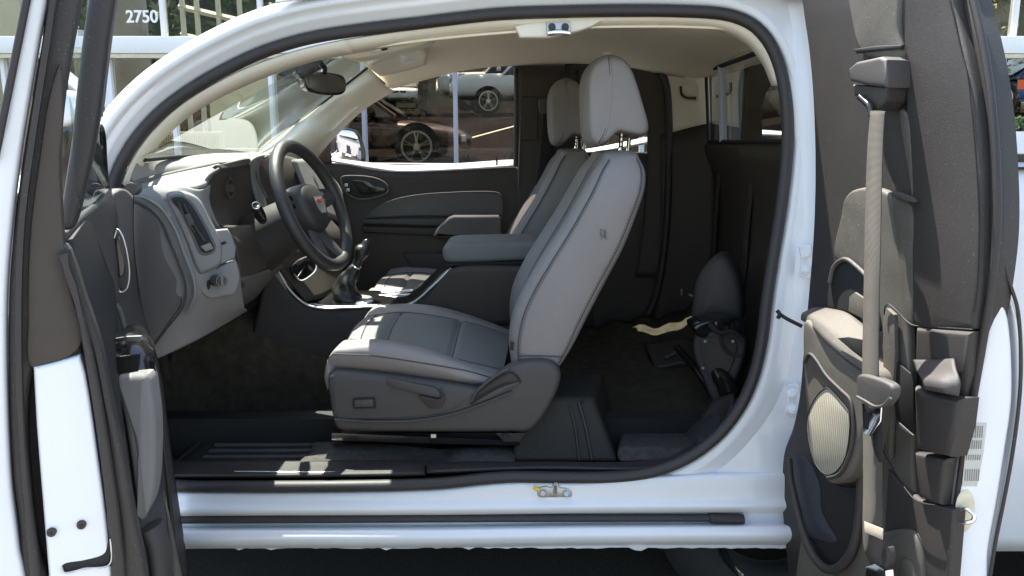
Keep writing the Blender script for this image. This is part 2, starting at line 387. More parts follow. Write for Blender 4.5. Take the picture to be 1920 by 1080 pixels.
# ---- cars; those mirrored in the frontage glass are built solid behind it
def car(name, loc, rot, m, label, kind='suv', cat='car', L=4.5, W=1.85, H=1.65, wr=.36, group=None, big=0):
    c = empty(name, loc, label=label, category=cat, group=group)
    c.rotation_euler = (0,0,rot); BASE[c.name] = Matrix.Identity(4)
    h = H; g = .22
    # stations along x (front = -x): x, bottom, belt height, half width
    if kind == 'sedan': prof = [(-.5,.36,.30,.40),(-.485,.26,.40,.46),(-.40,.22,.475,.49),(-.25,.2,.54,.5),(.0,.2,.56,.5),(.25,.2,.58,.5),(.40,.22,.58,.49),(.48,.27,.55,.46),(.5,.34,.45,.42)]; cabin = [(-.24,.03),(-.06,1),(.12,1),(.36,.05)]
    elif kind == 'pickup': prof = [(-.5,.3,.46,.42),(-.49,.24,.54,.47),(-.44,.22,.585,.49),(-.25,.22,.61,.5),(.0,.22,.62,.5),(.25,.24,.62,.5),(.42,.26,.62,.5),(.49,.3,.62,.49),(.5,.32,.6,.48)]; cabin = [(-.24,.02),(-.11,1),(.14,1),(.19,.02)]
    else: prof = [(-.5,.32,.40,.40),(-.49,.22,.50,.46),(-.43,.18,.555,.49),(-.27,.18,.60,.5),(.0,.18,.62,.5),(.25,.18,.64,.5),(.42,.22,.64,.49),(.48,.26,.62,.47),(.5,.34,.56,.44)]; cabin = [(-.27,.03),(-.12,1),(.34,.97),(.47,.05)]
    rings = []
    for x, b0, t0, hw in prof:
        z0 = b0*h if b0 > .1 else .2; z1 = t0*h; w2 = hw*W
        rings.append([Vector((x*L, y*w2, z)) for y, z in ((-.86,z0),(-.97,z0+.25*(z1-z0)),(-1,z0+.6*(z1-z0)),(-.95,z0+.9*(z1-z0)),(-.82,z1),(-.4,z1+.03),(0,z1+.04),(.4,z1+.03),(.82,z1),(.95,z0+.9*(z1-z0)),(1,z0+.6*(z1-z0)),(.97,z0+.25*(z1-z0)),(.86,z0))])
    loft('body', rings, m, c, sub=2)
    belt = .60*h; rr = []
    for i, (x, t) in enumerate(cabin):
        zt = belt+(h-belt)*t
        rr.append([Vector((x*L, y*W, z)) for y, z in ((-.46,belt-.04),(-.45,belt+.02*1),(-.45+.07*t,belt+(zt-belt)*.9),(-.33,zt),(0,zt+.02),(.33,zt),(.45-.07*t,belt+(zt-belt)*.9),(.45,belt+.02),(.46,belt-.04))])
    loft('window_band', rr, M['gloss'], c, ang=30)
    x1, x2 = cabin[1][0]*L, cabin[2][0]*L
    mk('roof', *box(Vector(((x1+x2)/2,0,h+.0)), ((x2-x1)*1.02,.72*W,.05), bev=.02), m, c)
    for s in (-1, 1):
        for xa, xb, ta, tb in ((cabin[0][0],cabin[1][0],0,1),(cabin[3][0],cabin[2][0],0,1),((cabin[1][0]+cabin[2][0])/2,(cabin[1][0]+cabin[2][0])/2,0,1)):
            mk('pillar', *tubemesh([Vector((xa*L,s*.465*W,belt-.03)), Vector((xb*L,s*.375*W,h-.01))], .035, 6), m, c)
    for sx in (-.315,.32):
        for s in (-1, 1):
            y = s*(W*.5-.1); x = sx*L
            wv = mk('wheel', *cyl((x,y-.11,wr),(x,y+.11,wr),wr,seg=28), M['tyre'], c)
            mk('wheel_arch', *cyl((x,y-.09+s*.02,wr+.02),(x,y+.1+s*.008,wr+.02),wr*1.07,seg=28), M['black'], c)
            yo = y+s*.125
            parts = [tubemesh([Vector((x+wr*.70*math.cos(a),yo,wr+wr*.70*math.sin(a))) for a in [k*math.pi/12 for k in range(24)]], .022, 6, closed=True), cyl((x,yo-.02,wr),(x,yo+.012,wr),.06,seg=12)]
            for k in range(5):
                a = k*2*math.pi/5+.3
                for da in (-.13,.13):
                    parts.append(tubemesh([Vector((x+.04*math.cos(a),yo,wr+.04*math.sin(a))), Vector((x+wr*.69*math.cos(a+da),yo,wr+wr*.69*math.sin(a+da)))], .017, 5))
            join('rim', parts, M['rim'], wv)
    hz = prof[1][2]*h-.10
    for s in (-1, 1):
        mk('headlight', *box(Vector((-.478*L,s*.36*W,hz)), (.10,.26*W*.7,.13), bev=.03), M['lamp'], c)
        mk('fog_recess', *box(Vector((-.485*L,s*.36*W,hz-.30)), (.06,.2,.10), bev=.02), M['gloss'], c)
        mk('door_mirror', *box(Vector((cabin[0][0]*L+.42,s*.54*W,belt+.08)), (.12,.2,.13), bev=.03), m, c)
        mk('door_seam', *box(Vector((cabin[1][0]*L-.1,s*.5*W,h*.42)), (.012,.012,h*.3)), M['black'], c)
        mk('door_seam', *box(Vector((.08*L,s*.5*W,h*.42)), (.012,.012,h*.3)), M['black'], c)
    for s in (-1, 1):
        mk('grille', *box(Vector((-.492*L,s*.10*W,hz-.03)), (.06,.17*W,.17+.1*big), bev=.03), M['gloss'], c)
    mk('lower_grille', *box(Vector((-.492*L,0,hz-.34)), (.06,.5*W,.14), bev=.03), M['gloss'], c)
    mk('windscreen', *grid_raw([[Vector((cabin[0][0]*L-.01,-.40*W,belt+.06)),Vector((cabin[0][0]*L-.01,.40*W,belt+.06))],[Vector((cabin[1][0]*L-.03,-.33*W,h-.03)),Vector((cabin[1][0]*L-.03,.33*W,h-.03))]]), M['gloss'], c, smooth=False)
    return c
def grid_raw(rows):
    n = len(rows[0]); v = [p for r in rows for p in r]
    return v, [(i*n+j,i*n+j+1,(i+1)*n+j+1,(i+1)*n+j) for i in range(len(rows)-1) for j in range(n-1)]
def gz(y): 
    return .87 if y < 12 else .87+(y-12)/7.5*1.08 if y < 19.5 else 1.95+(y-19.5)/26.5*1.4
def onlot(px, y): return Vector((P(px,268,y).x, y, gz(y)))
car('red_car', Vector((-3.06,12.3,.87)), R(180), M['redcar'], 'dark red car with star spoke alloy wheel behind the far door glass', 'sedan', L=4.7, H=1.45, W=1.85, wr=.35)
car('white_crossover', onlot(762,40), R(90), M['paint2'], 'white crossover facing the camera with twin black grilles, seen through the far window', L=4.4, H=1.62)
car('white_crossover', onlot(905,48), R(100), M['paint2'], 'white van like car parked right behind the white crossover facing the camera', L=4.6, H=1.9, cat='van')
car('white_pickup', Vector((1.0,21.5,gz(21.5))), R(6), M['paint2'], 'nearer white pickup in profile at the right edge of the far window glass', 'pickup', L=5.6, H=1.85, W=1.95, wr=.36, cat='pickup', big=1)
car('white_pickup', Vector((.37,25.5,gz(25.5)+.1)), R(9), M['paint2'], 'white pickup standing just behind the nearer white pickup beyond the far window', 'pickup', L=5.8, H=1.95, W=2.0, wr=.37, cat='pickup', big=1)
car('dark_car', onlot(690,40), R(78), M['gloss'], 'dark car parked left of the white crossover facing the camera', L=4.5, H=1.6)
bc = car('blue_sports_car', (0,0,0), R(2), M['blue'], 'blue sports car with an orange fender stripe at the right edge of the photo', 'sedan', L=4.5, H=1.3, W=1.9, wr=.34)
q = P(1893,200,16.5); bc.location = (q.x+.55, 16.5, q.z-.2)
mk('fender_stripe', *box(Vector((-1.0,-.955,.62)), (.16,.02,.2), rot=0), M['orange'], bc)
sheet('pale_paving', bc.location.x-3, bc.location.x+8, 14.5, 19, bc.location.z-.005, M['concrete'], kind='structure')
# painted stall lines on the lot
for i, (x0, x1, y) in enumerate(((-2.3,-1.0,24),(.3,1.3,15.5),(-1.2,.2,15.0),(2.3,4.0,26))):
    z = gz(y)+.01
    mk('stall_line', [(x0,y,z),(x0+.1,y,z),(x1+.1,y+3,gz(y+3)+.01),(x1,y+3,gz(y+3)+.01)], [(0,1,2,3)], M['line'], smooth=False, kind='structure')

car('white_sedan', Vector((11.5,3.4,0)), R(20), M['paint2'], 'white sedan seen only in the far door mirror', 'sedan', L=4.6, H=1.45)
# ---- vegetation; olive trees reflected in the upper panes are built behind them
def leafmass(center, rad, n, size, rnd):
    V = []; F = []
    for i in range(n):
        while True:
            p = Vector((rnd.uniform(-1,1), rnd.uniform(-1,1), rnd.uniform(-1,1)))
            if p.length < 1 and noise.noise((p*2.3)+Vector(center)) > -.18: break
        p = Vector((p.x*rad[0], p.y*rad[1], p.z*rad[2]))+Vector(center)
        a = Vector((rnd.uniform(-1,1), rnd.uniform(-1,1), rnd.uniform(-1,1))).normalized(); b = a.orthogonal().normalized()
        s = size*rnd.uniform(.6,1.3); k = len(V)
        V += [p-a*s, p+b*s*.5, p+a*s, p-b*s*.5]; F.append((k,k+1,k+2,k+3))
    return V, F
def tree(loc, h, r, m, label, seed, n=2600, size=.13):
    rnd = random.Random(seed)
    t = empty('tree', loc, label=label, category='tree'); l = Vector(loc)
    parts = [tubemesh(cr([l, l+Vector((.1,0,h*.3)), l+Vector((-.05,.1,h*.6)), l+Vector((.1,0,h*.85))], 12), [.17,.16,.15,.14,.13,.12,.11,.1,.08,.06,.05,.03], 8)]
    for k in range(7):
        a = rnd.uniform(0,6.28); z = h*rnd.uniform(.35,.7); b = l+Vector((0,0,z)); e = b+Vector((math.cos(a)*r*.8, math.sin(a)*r*.8, h*.22))
        parts.append(tubemesh(cr([b, b.lerp(e,.5)+Vector((0,0,.1)), e], 6), [.07,.06,.05,.04,.03,.02], 6))
    join('trunk', parts, M['bark'], t)
    V = []; F = []
    for k in range(9):
        a = rnd.uniform(0,6.28); c = l+Vector((math.cos(a)*r*.55*rnd.random(), math.sin(a)*r*.55*rnd.random(), h*rnd.uniform(.45,.92)))
        v, f = leafmass(c, (r*.55,r*.55,h*.2), n//9, size, rnd); b = len(V); V += v; F += [tuple(i+b for i in g) for g in f]
    mk('crown', V, F, m, t, smooth=False)
tree((-5.6,13,.87), 5.4, 1.7, M['leaf'], 'green leafy tree behind the glass left of the number 2750', 1)
tree((-4.1,10.2,.87), 1.9, .3, M['leaf'], 'slim young tree behind the glass below the number 2750', 2, n=700, size=.05)
tree((-2.9,24,1.95), 9, 3.0, M['leaf2'], 'olive coloured tree above the A pillar behind the upper glass', 3, n=5200, size=.2)
tree((-8.5,25,1.95), 9, 3.2, M['leaf2'], 'olive coloured tree behind the upper glass beside the number 2750', 4, n=5200, size=.2)
tree((1.4,30,2.2), 5.5, 1.5, M['leaf'], 'dark tree between the white crossover and the white pickups', 5, n=3000, size=.15)
tree((12.0,17.5,1.5), 9, 3.0, M['leaf2'], 'olive tree at the top right behind the upper glass', 6, n=5200, size=.2)
tree((-14,22,1.9), 8, 3.0, M['leaf'], 'broad green tree at the far left edge behind the glass', 8, n=4200, size=.2)
v, f = leafmass((9.5,9.0,1.2), (5,.5,.2), 100, .05, random.Random(3))
V = []; F = []; rnd = random.Random(12)
for k in range(46):
    v, f = leafmass((-70+k*3.1+rnd.uniform(-1,1),-34+rnd.uniform(-3,3),rnd.uniform(2.5,5)), (2.6,2.2,rnd.uniform(2.5,4.5)), 260, .42, rnd); b = len(V); V += v; F += [tuple(i+b for i in g) for g in f]
mk('distant_tree_line', V, F, M['leaf'], None, smooth=False, kind='stuff', label='line of dark trees across the lot behind the camera')
bb = empty('dark_backdrop', (0,62,5), label='olive brown backdrop wall added to darken the view behind the parked cars', category='building')  # backdrop added to cover the bright sky behind the lot
mk('wall', *box(Vector((0,63,9)), (150,2,12), bev=.1), mat('olive_wall', (.20,.17,.11), .9, var=.4, vscale=.4), bb)
for k in range(20): mk('window', *box(Vector((-60+k*6.2,61.9,9.5)), (3.2,.1,1.8)), M['gloss'], bb)
# planter wall and hedge at the right
z0 = P(1890,245,9).z; z1 = P(1890,213,9).z
mk('planter_wall', *box(Vector((7.0,6.3,P(1890,247,6.3).z/2)), (6.4,.4,P(1890,247,6.3).z), bev=.01), M['facade'], None)
o = bpy.data.objects['planter_wall']; o['label'] = 'low white wall behind the truck bed at the right edge'; o['category'] = 'wall'
rnd = random.Random(5); V = []; F = []
zt = P(1890,247,6.5).z
for k in range(26):
    v, f = leafmass((4.0+k*.24,6.5,zt+.06), (.22,.16,.11), 260, .028, rnd); b = len(V); V += v; F += [tuple(i+b for i in g) for g in f]
h = mk('hedge', V, F, M['leaf'], None, smooth=False); h['label'] = 'trimmed olive green hedge above the low white wall'; h['category'] = 'hedge'
# reflected things: pale building and white car to the rear right, seen in the far door mirror
rb = empty('pale_building', (16,4,0), label='long pale building with a dark window strip, reflected in the far door mirror', category='building')

# ================================================================== THE TRUCK
truck = empty('pickup_truck', (.3,.8,0), label='white extended cab pickup with both driver side doors standing open and grey seats', category='pickup truck')

# ---- seal path (closed) round the doorway, in photo pixels, centre of the rubber
SEAL = [(214,345),(236,292),(268,246),(312,202),(368,162),(430,127),(498,96),(580,72),(680,56),(790,43),(900,30),(960,25),(1060,22),(1160,20),(1280,21),(1360,27),(1405,43),(1435,70),(1456,108),(1470,160),(1477,230),(1474,310),(1463,400),(1450,480),(1438,560),(1428,640),(1412,708),(1386,765),(1345,817),(1290,858),(1225,884),(1150,894),(1050,895),(960,894),(900,898),(840,905),(760,909),(660,911),(540,912),(430,912),(330,910),(270,895),(228,840),(212,740),(206,600),(206,450)]
S2 = [Vector(p) for p in SEAL]
S2s = cr(S2, 220, True)
sealpts = [P(p.x, p.y, T(p.y)) for p in S2s]
v, f = tubemesh(sealpts, .0165, 12, closed=True, flat=.9)
mk('door_seal', v, f, M['seal'], truck, ang=70)
# inner lip of seal / pinch trim
def offs(d):
    n = len(S2s); out = []
    for i, p in enumerate(S2s):
        t = (S2s[(i+1) % n]-S2s[i-1]).normalized(); nrm = Vector((t.y, -t.x))
        k = d(i/n, p) if callable(d) else d
        out.append(p+nrm*k)
    return out
# orientation test: outward for a point on the top is up (-y)
def gscale(p):
    x, y = p.x, p.y
    s = 1.0
    if y > 850: s = 1.1
    if x > 1380 and y > 100:
        s = 1.2
    if x < 300 and y > 340: s = .9
    return s
_g = [gscale(p) for p in S2s]
for _ in range(14): _g = [(_g[i-1]+_g[i]*2+_g[(i+1) % len(_g)])/4 for i in range(len(_g))]
_f = [1.0 if (p.x < 1300 and p.y < 860) else 0.0 for p in S2s]
for _ in range(30): _f = [(_f[i-1]+_f[i]*2+_f[(i+1) % len(_f)])/4 for i in range(len(_f))]
FLAT = {6:.012,12:.004,16:.0,26:-.002,30:.0,38:.004,46:.006,52:.010,60:.014,66:.018,71:.022,77:.03,80:.04}
def ringw(off, yo, bottom=None):
    n = len(S2s); out = []
    for i, p in enumerate(S2s):
        t = (S2s[(i+1) % n]-S2s[i-1]).normalized(); nrm = Vector((t.y, -t.x))
        q = p+nrm*off*_g[i]
        out.append(P(q.x, q.y, T(p.y, yo*_f[i]+FLAT[off]*(1-_f[i]))))
    return out
rings = [ringw(o_, y_) for o_, y_ in ((6,.012),(12,.004),(16,-.004),(26,-.008),(30,-.016),(38,-.020),(46,-.021),(52,-.034),(60,-.040),(66,-.036),(71,-.020),(77,.03),(80,.09))]
m_ = len(rings[0]); V = [p for r in rings for p in r]
F = [(k*m_+i, k*m_+(i+1) % m_, (k+1)*m_+(i+1) % m_, (k+1)*m_+i) for k in range(len(rings)-1) for i in range(m_)]
# only keep the A pillar, roof rail and rear pillar; the sill below is its own panel
def keep(i):
    p = S2s[i % m_]; return not (p.y > 875 and p.x < 1330) 
F = [q_ for q_ in F if keep(q_[0] % m_)]
mk('body_side', V, F, M['paint'], truck, ang=70)
# rear pillar, corner and hinge area: a broad panel behind the curved doorway
grid('rear_pillar', [[(1430,0,.16),(1500,0,.13),(1560,0,.11),(1640,0,.10)],[(1468,110,.12),(1510,110,.10),(1570,110,.08),(1660,110,.07)],[(1490,300,.09),(1520,300,.075),(1570,300,.06),(1660,300,.05)],
    [(1475,500,.07),(1512,500,.05),(1560,500,.035),(1660,500,.03)],[(1450,690,.05),(1500,690,.035),(1560,690,.02),(1660,690,.02)],[(1400,800,.03),(1480,800,.02),(1560,800,.01),(1660,800,.01)],[(1330,870,.02),(1470,880,.005),(1560,890,0),(1660,900,0)],[(1200,918,.012),(1350,932,0),(1520,935,0),(1660,940,0)]],
    40, 60, M['paint'], truck, thick=.004)
# sill: step, ledge, rocker rolled under
def srow(py, y, dy=0): return [(260,py+dy+3,y),(500,py+dy+1,y),(800,py+dy,y),(960,py+dy-2,y),(1100,py+dy-4,y),(1300,py+dy-5,y),(1500,py+dy-6,y),(1680,py+dy-6,y)]
top = [(260,920,.012),(500,921,.012),(800,916,.012),(960,902,.012),(1100,902,.012),(1240,890,.014),(1400,885,.016),(1680,885,.016)]
grid('sill_panel', [top, [(x,y+6,-.004) for x,y,_ in top], srow(940,-.012), srow(955,-.022), srow(964,-.012), srow(968,.0), srow(984,.0), srow(990,-.022), srow(995,-.042), srow(1008,-.052), srow(1018,-.048), srow(1026,-.03)],
     60, 60, M['paint'], truck, thick=.003, ang=50)
# ragged flange under the rocker
V = []; F = []; rnd = random.Random(2)
xs = [255+i*12 for i in range(118)]
for i, x in enumerate(xs):
    a = P(x, 1021, -.03); d = .008+.004*rnd.random()+(.006 if rnd.random() > .93 else 0)
    V += [a, a+Vector((0,.003,-d))]
F = [(2*i,2*i+1,2*i+3,2*i+2) for i in range(len(xs)-1)]
o = mk('rocker_flange', V, F, M['paint'], truck, smooth=False); o.modifiers.new('s','SOLIDIFY').thickness = .002
tube('sill_strip', [(260,975,-.014),(500,974,-.014),(900,972,-.014),(1240,971,-.014),(1330,971,-.014),(1340,971,-.014)], .0115, M['seal'], truck, n=60, flat=.8)
tube('sill_strip', [(1330,971,-.016),(1362,972,-.016),(1394,973,-.016)], .0145, M['seal'], truck, n=8, flat=.8)
# striker plate on the sill
st = pad('striker_plate', [(1008,917),(1022,912),(1034,914),(1042,900),(1050,914),(1062,916),(1073,923),(1070,935),(1040,937),(1010,933)], YP(-.012), .006, .0025, M['steel'], truck)
mk('striker_post', *cyl(P(1041,924,-.012), P(1041,924,-.012)+Vector((0,-.014,.028)), .0055, .003), M['steel'], st)
mk('bolt', *cyl(P(1018,925,-.012), P(1018,925,-.022), .0085, .007, 6), M['steel'], st)
mk('bolt', *cyl(P(1062,926,-.012), P(1062,926,-.022), .0085, .007, 6), M['steel'], st)
tube('yellow_cap', [(1001,914,-.022),(1007,917,-.022),(1012,919,-.022)], .0048, M['yellow'], st, n=5)
# roof
def roofrow(x, zc): return [Vector((x, y, zc - .09*((y-.85)/.85)**4 - .035*((y-.85)/.85)**2)) for y in (.06,.15,.35,.6,.85,1.1,1.3,1.42,1.49)]
grid('roof_panel', [roofrow(-.56,1.705), roofrow(-.3,1.745), roofrow(.1,1.765), roofrow(.5,1.755), roofrow(.9,1.70)], 30, 16, M['paint'], truck, thick=.006, world=True)
# rear cab wall, outer
# far body side: lower panel, pillars, roof rail; rear corner posts and the cab back
fb = grid('far_body_side', [[Vector((-1.3,1.63,1.20)),Vector((.0,1.63,1.19)),Vector((.92,1.63,1.20))],[Vector((-1.3,1.68,.8)),Vector((.0,1.68,.8)),Vector((.92,1.68,.8))],[Vector((-1.3,1.64,.42)),Vector((.0,1.64,.42)),Vector((.92,1.64,.42))]], 10, 10, M['paint'], truck, thick=.01, world=True)
mk('far_pillar', *box(Vector((.16,1.545,1.40)), (.22,.05,.44)), M['black'], fb)
mk('far_pillar', *box(Vector((.78,1.545,1.40)), (.30,.05,.44)), M['paint'], fb)
mk('far_rail', *box(Vector((.15,1.475,1.645)), (1.5,.04,.07)), M['paint'], fb)
mk('cab_back', *box(Vector((.925,.83,.83)), (.02,1.58,.86)), M['paint'], fb)
mk('cab_back_post', *box(Vector((.92,.13,1.47)), (.04,.22,.42)), M['paint'], fb)
mk('cab_back_post', *box(Vector((.92,1.50,1.47)), (.04,.20,.42)), M['paint'], fb)
mk('cab_back_header', *box(Vector((.92,.83,1.655)), (.04,1.5,.12)), M['paint'], fb)
grid('hood', [[Vector((-1.25,y,z)) for y,z in ((-.02,1.13),(.3,1.185),(.8,1.2),(1.3,1.185),(1.62,1.13))],[Vector((-1.8,y,z)) for y,z in ((-.02,1.08),(.3,1.13),(.8,1.15),(1.3,1.13),(1.62,1.08))],[Vector((-2.4,y,z)) for y,z in ((0,.95),(.3,1.0),(.8,1.03),(1.3,1.0),(1.62,.95))]], 16, 12, M['paint'], truck, thick=.01, world=True)
mk('front_light_block', *box(Vector((-1.85,.8,.80)), (1.15,1.62,.46), bev=.03), M['paint'], truck)  # plain box added to block light from the front end
mk('transmission', *box(Vector((-.3,.8,.30)), (1.8,.35,.2), bev=.04), M['black'], truck)  # underbody parts from here added to lower the light beneath the truck
mk('fuel_tank', *box(Vector((.3,.35,.30)), (1.1,.35,.2), bev=.04), M['black'], truck)
mk('exhaust_pipe', *cyl((-1.2,1.15,.3),(1.9,1.15,.3),.04), M['steel'], truck)
mk('cross_member', *box(Vector((-.9,.8,.28)), (.15,1.4,.1), bev=.01), M['black'], truck)
mk('cross_member', *box(Vector((.9,.8,.28)), (.15,1.4,.1), bev=.01), M['black'], truck)
for wx, wy in ((-1.85,.12),(-1.85,1.5),(1.75,.12),(1.75,1.5)):
    mk('wheel', *cyl((wx,wy-.12,.38),(wx,wy+.12,.38),.38,seg=36), M['tyre'], truck)
# ---- floor, firewall, tunnel
grid('floor_carpet', [[Vector((-1.15,y,z)) for y,z in ((.05,.62),(.3,.62),(.62,.62),(.68,.9),(.9,.95),(1.05,.62),(1.5,.62))],
    [Vector((-1.0,y,z)) for y,z in ((.05,.36),(.3,.35),(.62,.36),(.68,.72),(.9,.74),(1.02,.36),(1.5,.36))],
    [Vector((-.5,y,z)) for y,z in ((.05,.37),(.3,.35),(.62,.35),(.70,.56),(.9,.58),(1.02,.35),(1.5,.36))],
    [Vector((.1,y,z)) for y,z in ((.05,.37),(.3,.36),(.62,.36),(.70,.50),(.9,.52),(1.02,.36),(1.5,.36))],
    [Vector((.4,y,z)) for y,z in ((.05,.37),(.3,.37),(.62,.38),(.70,.45),(.9,.46),(1.02,.40),(1.5,.40))],
    [Vector((.86,y,z)) for y,z in ((.05,.37),(.3,.38),(.62,.44),(.70,.5),(.9,.5),(1.02,.47),(1.5,.47))]], 60, 50, M['carpet'], truck, thick=.006, world=True)
mk('firewall', *box(Vector((-1.14,.8,.75)), (.03,1.5,.9)), M['black'], truck)
# sill scuff plates
grid('scuff_plate', [[(262,893,.03),(500,893,.03),(797,890,.03)],[(262,884,.06),(500,884,.06),(797,878,.06)],[(262,874,.09),(500,874,.09),(700,872,.09),(797,870,.09)],[(262,868,.11),(500,867,.11),(700,866,.11),(797,866,.11)]], 20, 12, M['plastic'], truck, thick=.008)
grid('scuff_plate', [[(800,886,.03),(1000,878,.03),(1250,876,.03),(1330,840,.03)],[(800,877,.06),(1000,873,.06),(1250,869,.06),(1320,835,.06)],[(800,869,.10),(1000,868,.10),(1240,864,.10),(1305,832,.10)]], 24, 12, M['plastic'], truck, thick=.008)
tube('scuff_line', [(440,884,.045),(560,885,.045),(745,885,.045)], .0018, M['silver'], truck, n=20, seg=6)
tube('scuff_line', [(1022,875,.045),(1120,875,.045)], .0016, M['silver'], truck, n=6, seg=6)

# ---- headliner + pillars
yN = .15
grid('headliner', [
    [(560,112,yN+.02),(760,80,yN),(960,60,yN),(1150,50,yN),(1380,55,yN),(1440,75,yN)],
    [(590,105,.4),(780,62,.4),(960,50,.4),(1150,45,.4),(1370,62,.42),(1450,88,.45)],
    [(620,100,.75),(800,64,.75),(960,60,.75),(1150,62,.75),(1370,80,.78),(1440,100,.8)],
    [(655,108,1.1),(800,92,1.1),(960,84,1.1),(1150,86,1.1),(1340,110,1.12),(1400,118,1.12)],
    [(690,126,1.34),(800,124,1.34),(960,110,1.34),(1150,112,1.34),(1290,130,1.34),(1336,142,1.34)],
    [(735,166,1.44),(800,148,1.44),(870,131,1.44),(960,122,1.44),(1150,122,1.44),(1250,140,1.44),(1333,150,1.44)]], 60, 40, M['beige'], truck, thick=.006)
# pale edge trims inside the seal: near A pillar and header
def strip(name, a, b, ya, yb, m, parent, n=40, th=.006):
    A = cr([P(x,y,T(y,ya)) for x,y in a], n); B = cr([P(x,y,T(y,yb)) for x,y in b], n)
    mid = [(A[i]+B[i])/2+Vector((0,-.004,0)) for i in range(n)]
    V = A+mid+B; F = [(k*n+i,k*n+i+1,(k+1)*n+i+1,(k+1)*n+i) for k in range(2) for i in range(n-1)]
    o = mk(name, V, F, m, parent, ang=70); s = o.modifiers.new('s','SOLIDIFY'); s.thickness = th; s.offset = 0; return o
strip('pillar_trim', [(230,345),(248,302),(284,250),(336,200),(402,158),(478,122),(570,92),(650,74)], [(246,354),(268,308),(302,264),(354,217),(422,177),(502,142),(592,113),(662,99)], .006, .05, M['beigep'], truck)
strip('header_trim', [(645,75),(760,58),(880,43),(960,37),(1100,33),(1280,33),(1372,42),(1424,70),(1452,112),(1464,160)], [(655,100),(770,80),(890,64),(965,57),(1100,50),(1280,50),(1350,58),(1400,82),(1430,118),(1448,160)], .006, .05, M['beigep'], truck)
# far A pillar
ap = grid('pillar_cover', [
    [(455,296,1.36),(480,287,1.40),(560,226,1.40),(620,180,1.38),(690,126,1.35)],
    [(480,303,1.38),(520,284,1.37),(585,236,1.37),(640,186,1.36),(708,143,1.36)],
    [(520,312,1.42),(560,292,1.40),(610,250,1.40),(668,196,1.40),(722,160,1.41)],
    [(575,318,1.47),(590,300,1.46),(622,262,1.46),(678,208,1.46),(738,170,1.46)]], 30, 16, M['beigep'], truck, thick=.006,
    bump=lambda u,v: Vector((0,.028*max(0,1-((u-.62)/.16)**4)*max(0,1-((v-.45)/.28)**4),0)))
tube('windscreen_gasket', [(270,300,.12),(330,294,.3),(400,290,.8),(480,286,1.39),(555,229,1.39),(620,180,1.37),(692,124,1.34)], .0055, M['black'], truck, n=60, spline=False)
# windscreen
a0, a1, b1, b0 = P(240,308,.08), P(484,288,1.42), P(697,122,1.35), P(590,112,.16)
grid('windscreen', [[a0, a0.lerp(a1,.5)+Vector((-.03,0,0)), a1],[(a0+b0)/2, (a0+b0+a1+b1)/4+Vector((-.03,0,.02)), (a1+b1)/2],[b0, b0.lerp(b1,.5)+Vector((-.02,0,.02)), b1]], 14, 10, GL, truck, world=True)
# grab handle on the far A pillar
# sun visor and overhead console
vis = grid('sun_visor', [[(700,112,1.0),(780,88,1.02),(800,100,1.05)],[(690,122,1.12),(745,110,1.15),(800,112,1.16)],[(712,140,1.24),(760,130,1.26),(798,118,1.27)]], 14, 10, M['beigep'], truck, thick=.014)
grid('visor_label', [[(748,100,1.06),(778,94,1.07)],[(755,116,1.14),(785,110,1.15)]], 3, 3, M['white'], vis, thick=.001)
oc = pad('overhead_console', [(630,100),(680,86),(760,76),(812,70),(790,84),(720,100),(660,110)], YP(.62), .1, .01, M['beigep'], truck)
pad('dome_lamp', [(683,92),(700,86),(716,88),(712,95),(695,98)], YP(.60), .02, .004, M['lamp'], oc)
pad('console_button', [(714,91),(724,88),(727,92),(717,95)], YP(.598), .01, .002, M['black'], oc, spline=False)
# coat hook bezel with chrome latch bracket in the near header
hb = pad('latch_bezel', [(965,48),(1000,42),(1050,38),(1100,36),(1132,36),(1110,50),(1085,58),(1030,70),(975,70)], YP(.128), .03, .006, M['beigep'], truck, spline=False)
pad('latch_pocket', [(1024,42),(1068,40),(1071,66),(1026,67)], YP(.122), .01, .003, M['steel'], hb, spline=False)
for lx in (1035,1060): pad('latch_socket_shade', [(lx-7,50),(lx-5,45),(lx,43),(lx+5,45),(lx+7,50),(lx+5,56),(lx,58),(lx-5,56)], YP(.119), .002, .0006, M['darkin'], hb)  # shaded pockets drawn as flat dark discs
tube('latch_loop', [(1028,62,.112),(1048,60,.106),(1068,62,.112)], .006, M['chrome'], hb, n=10)
# interior mirror
im = pad('mirror_housing', [(570,136),(585,132),(620,135),(648,145),(650,170),(640,178),(600,177),(575,165)], Plane(P(610,155,.75),(.62,-.78,-.05)), .05, .012, M['gloss'], truck)
pad('mirror_glass', [(580,140),(610,139),(645,149),(646,170),(604,173),(582,164)], Plane(P(610,155,.75),(.62,-.78,-.05)), .004, .001, M['mirrordark'], im, off=.003)
tube('mirror_stem', [(606,140,.76),(608,126,.72),(590,118,.68)], .009, M['gloss'], im, n=10)
sn = pad('sensor_cover', [(517,140),(530,128),(580,112),(606,104),(617,108),(600,124),(575,138),(545,148)], YP(.66), .05, .01, M['plastic'], truck)

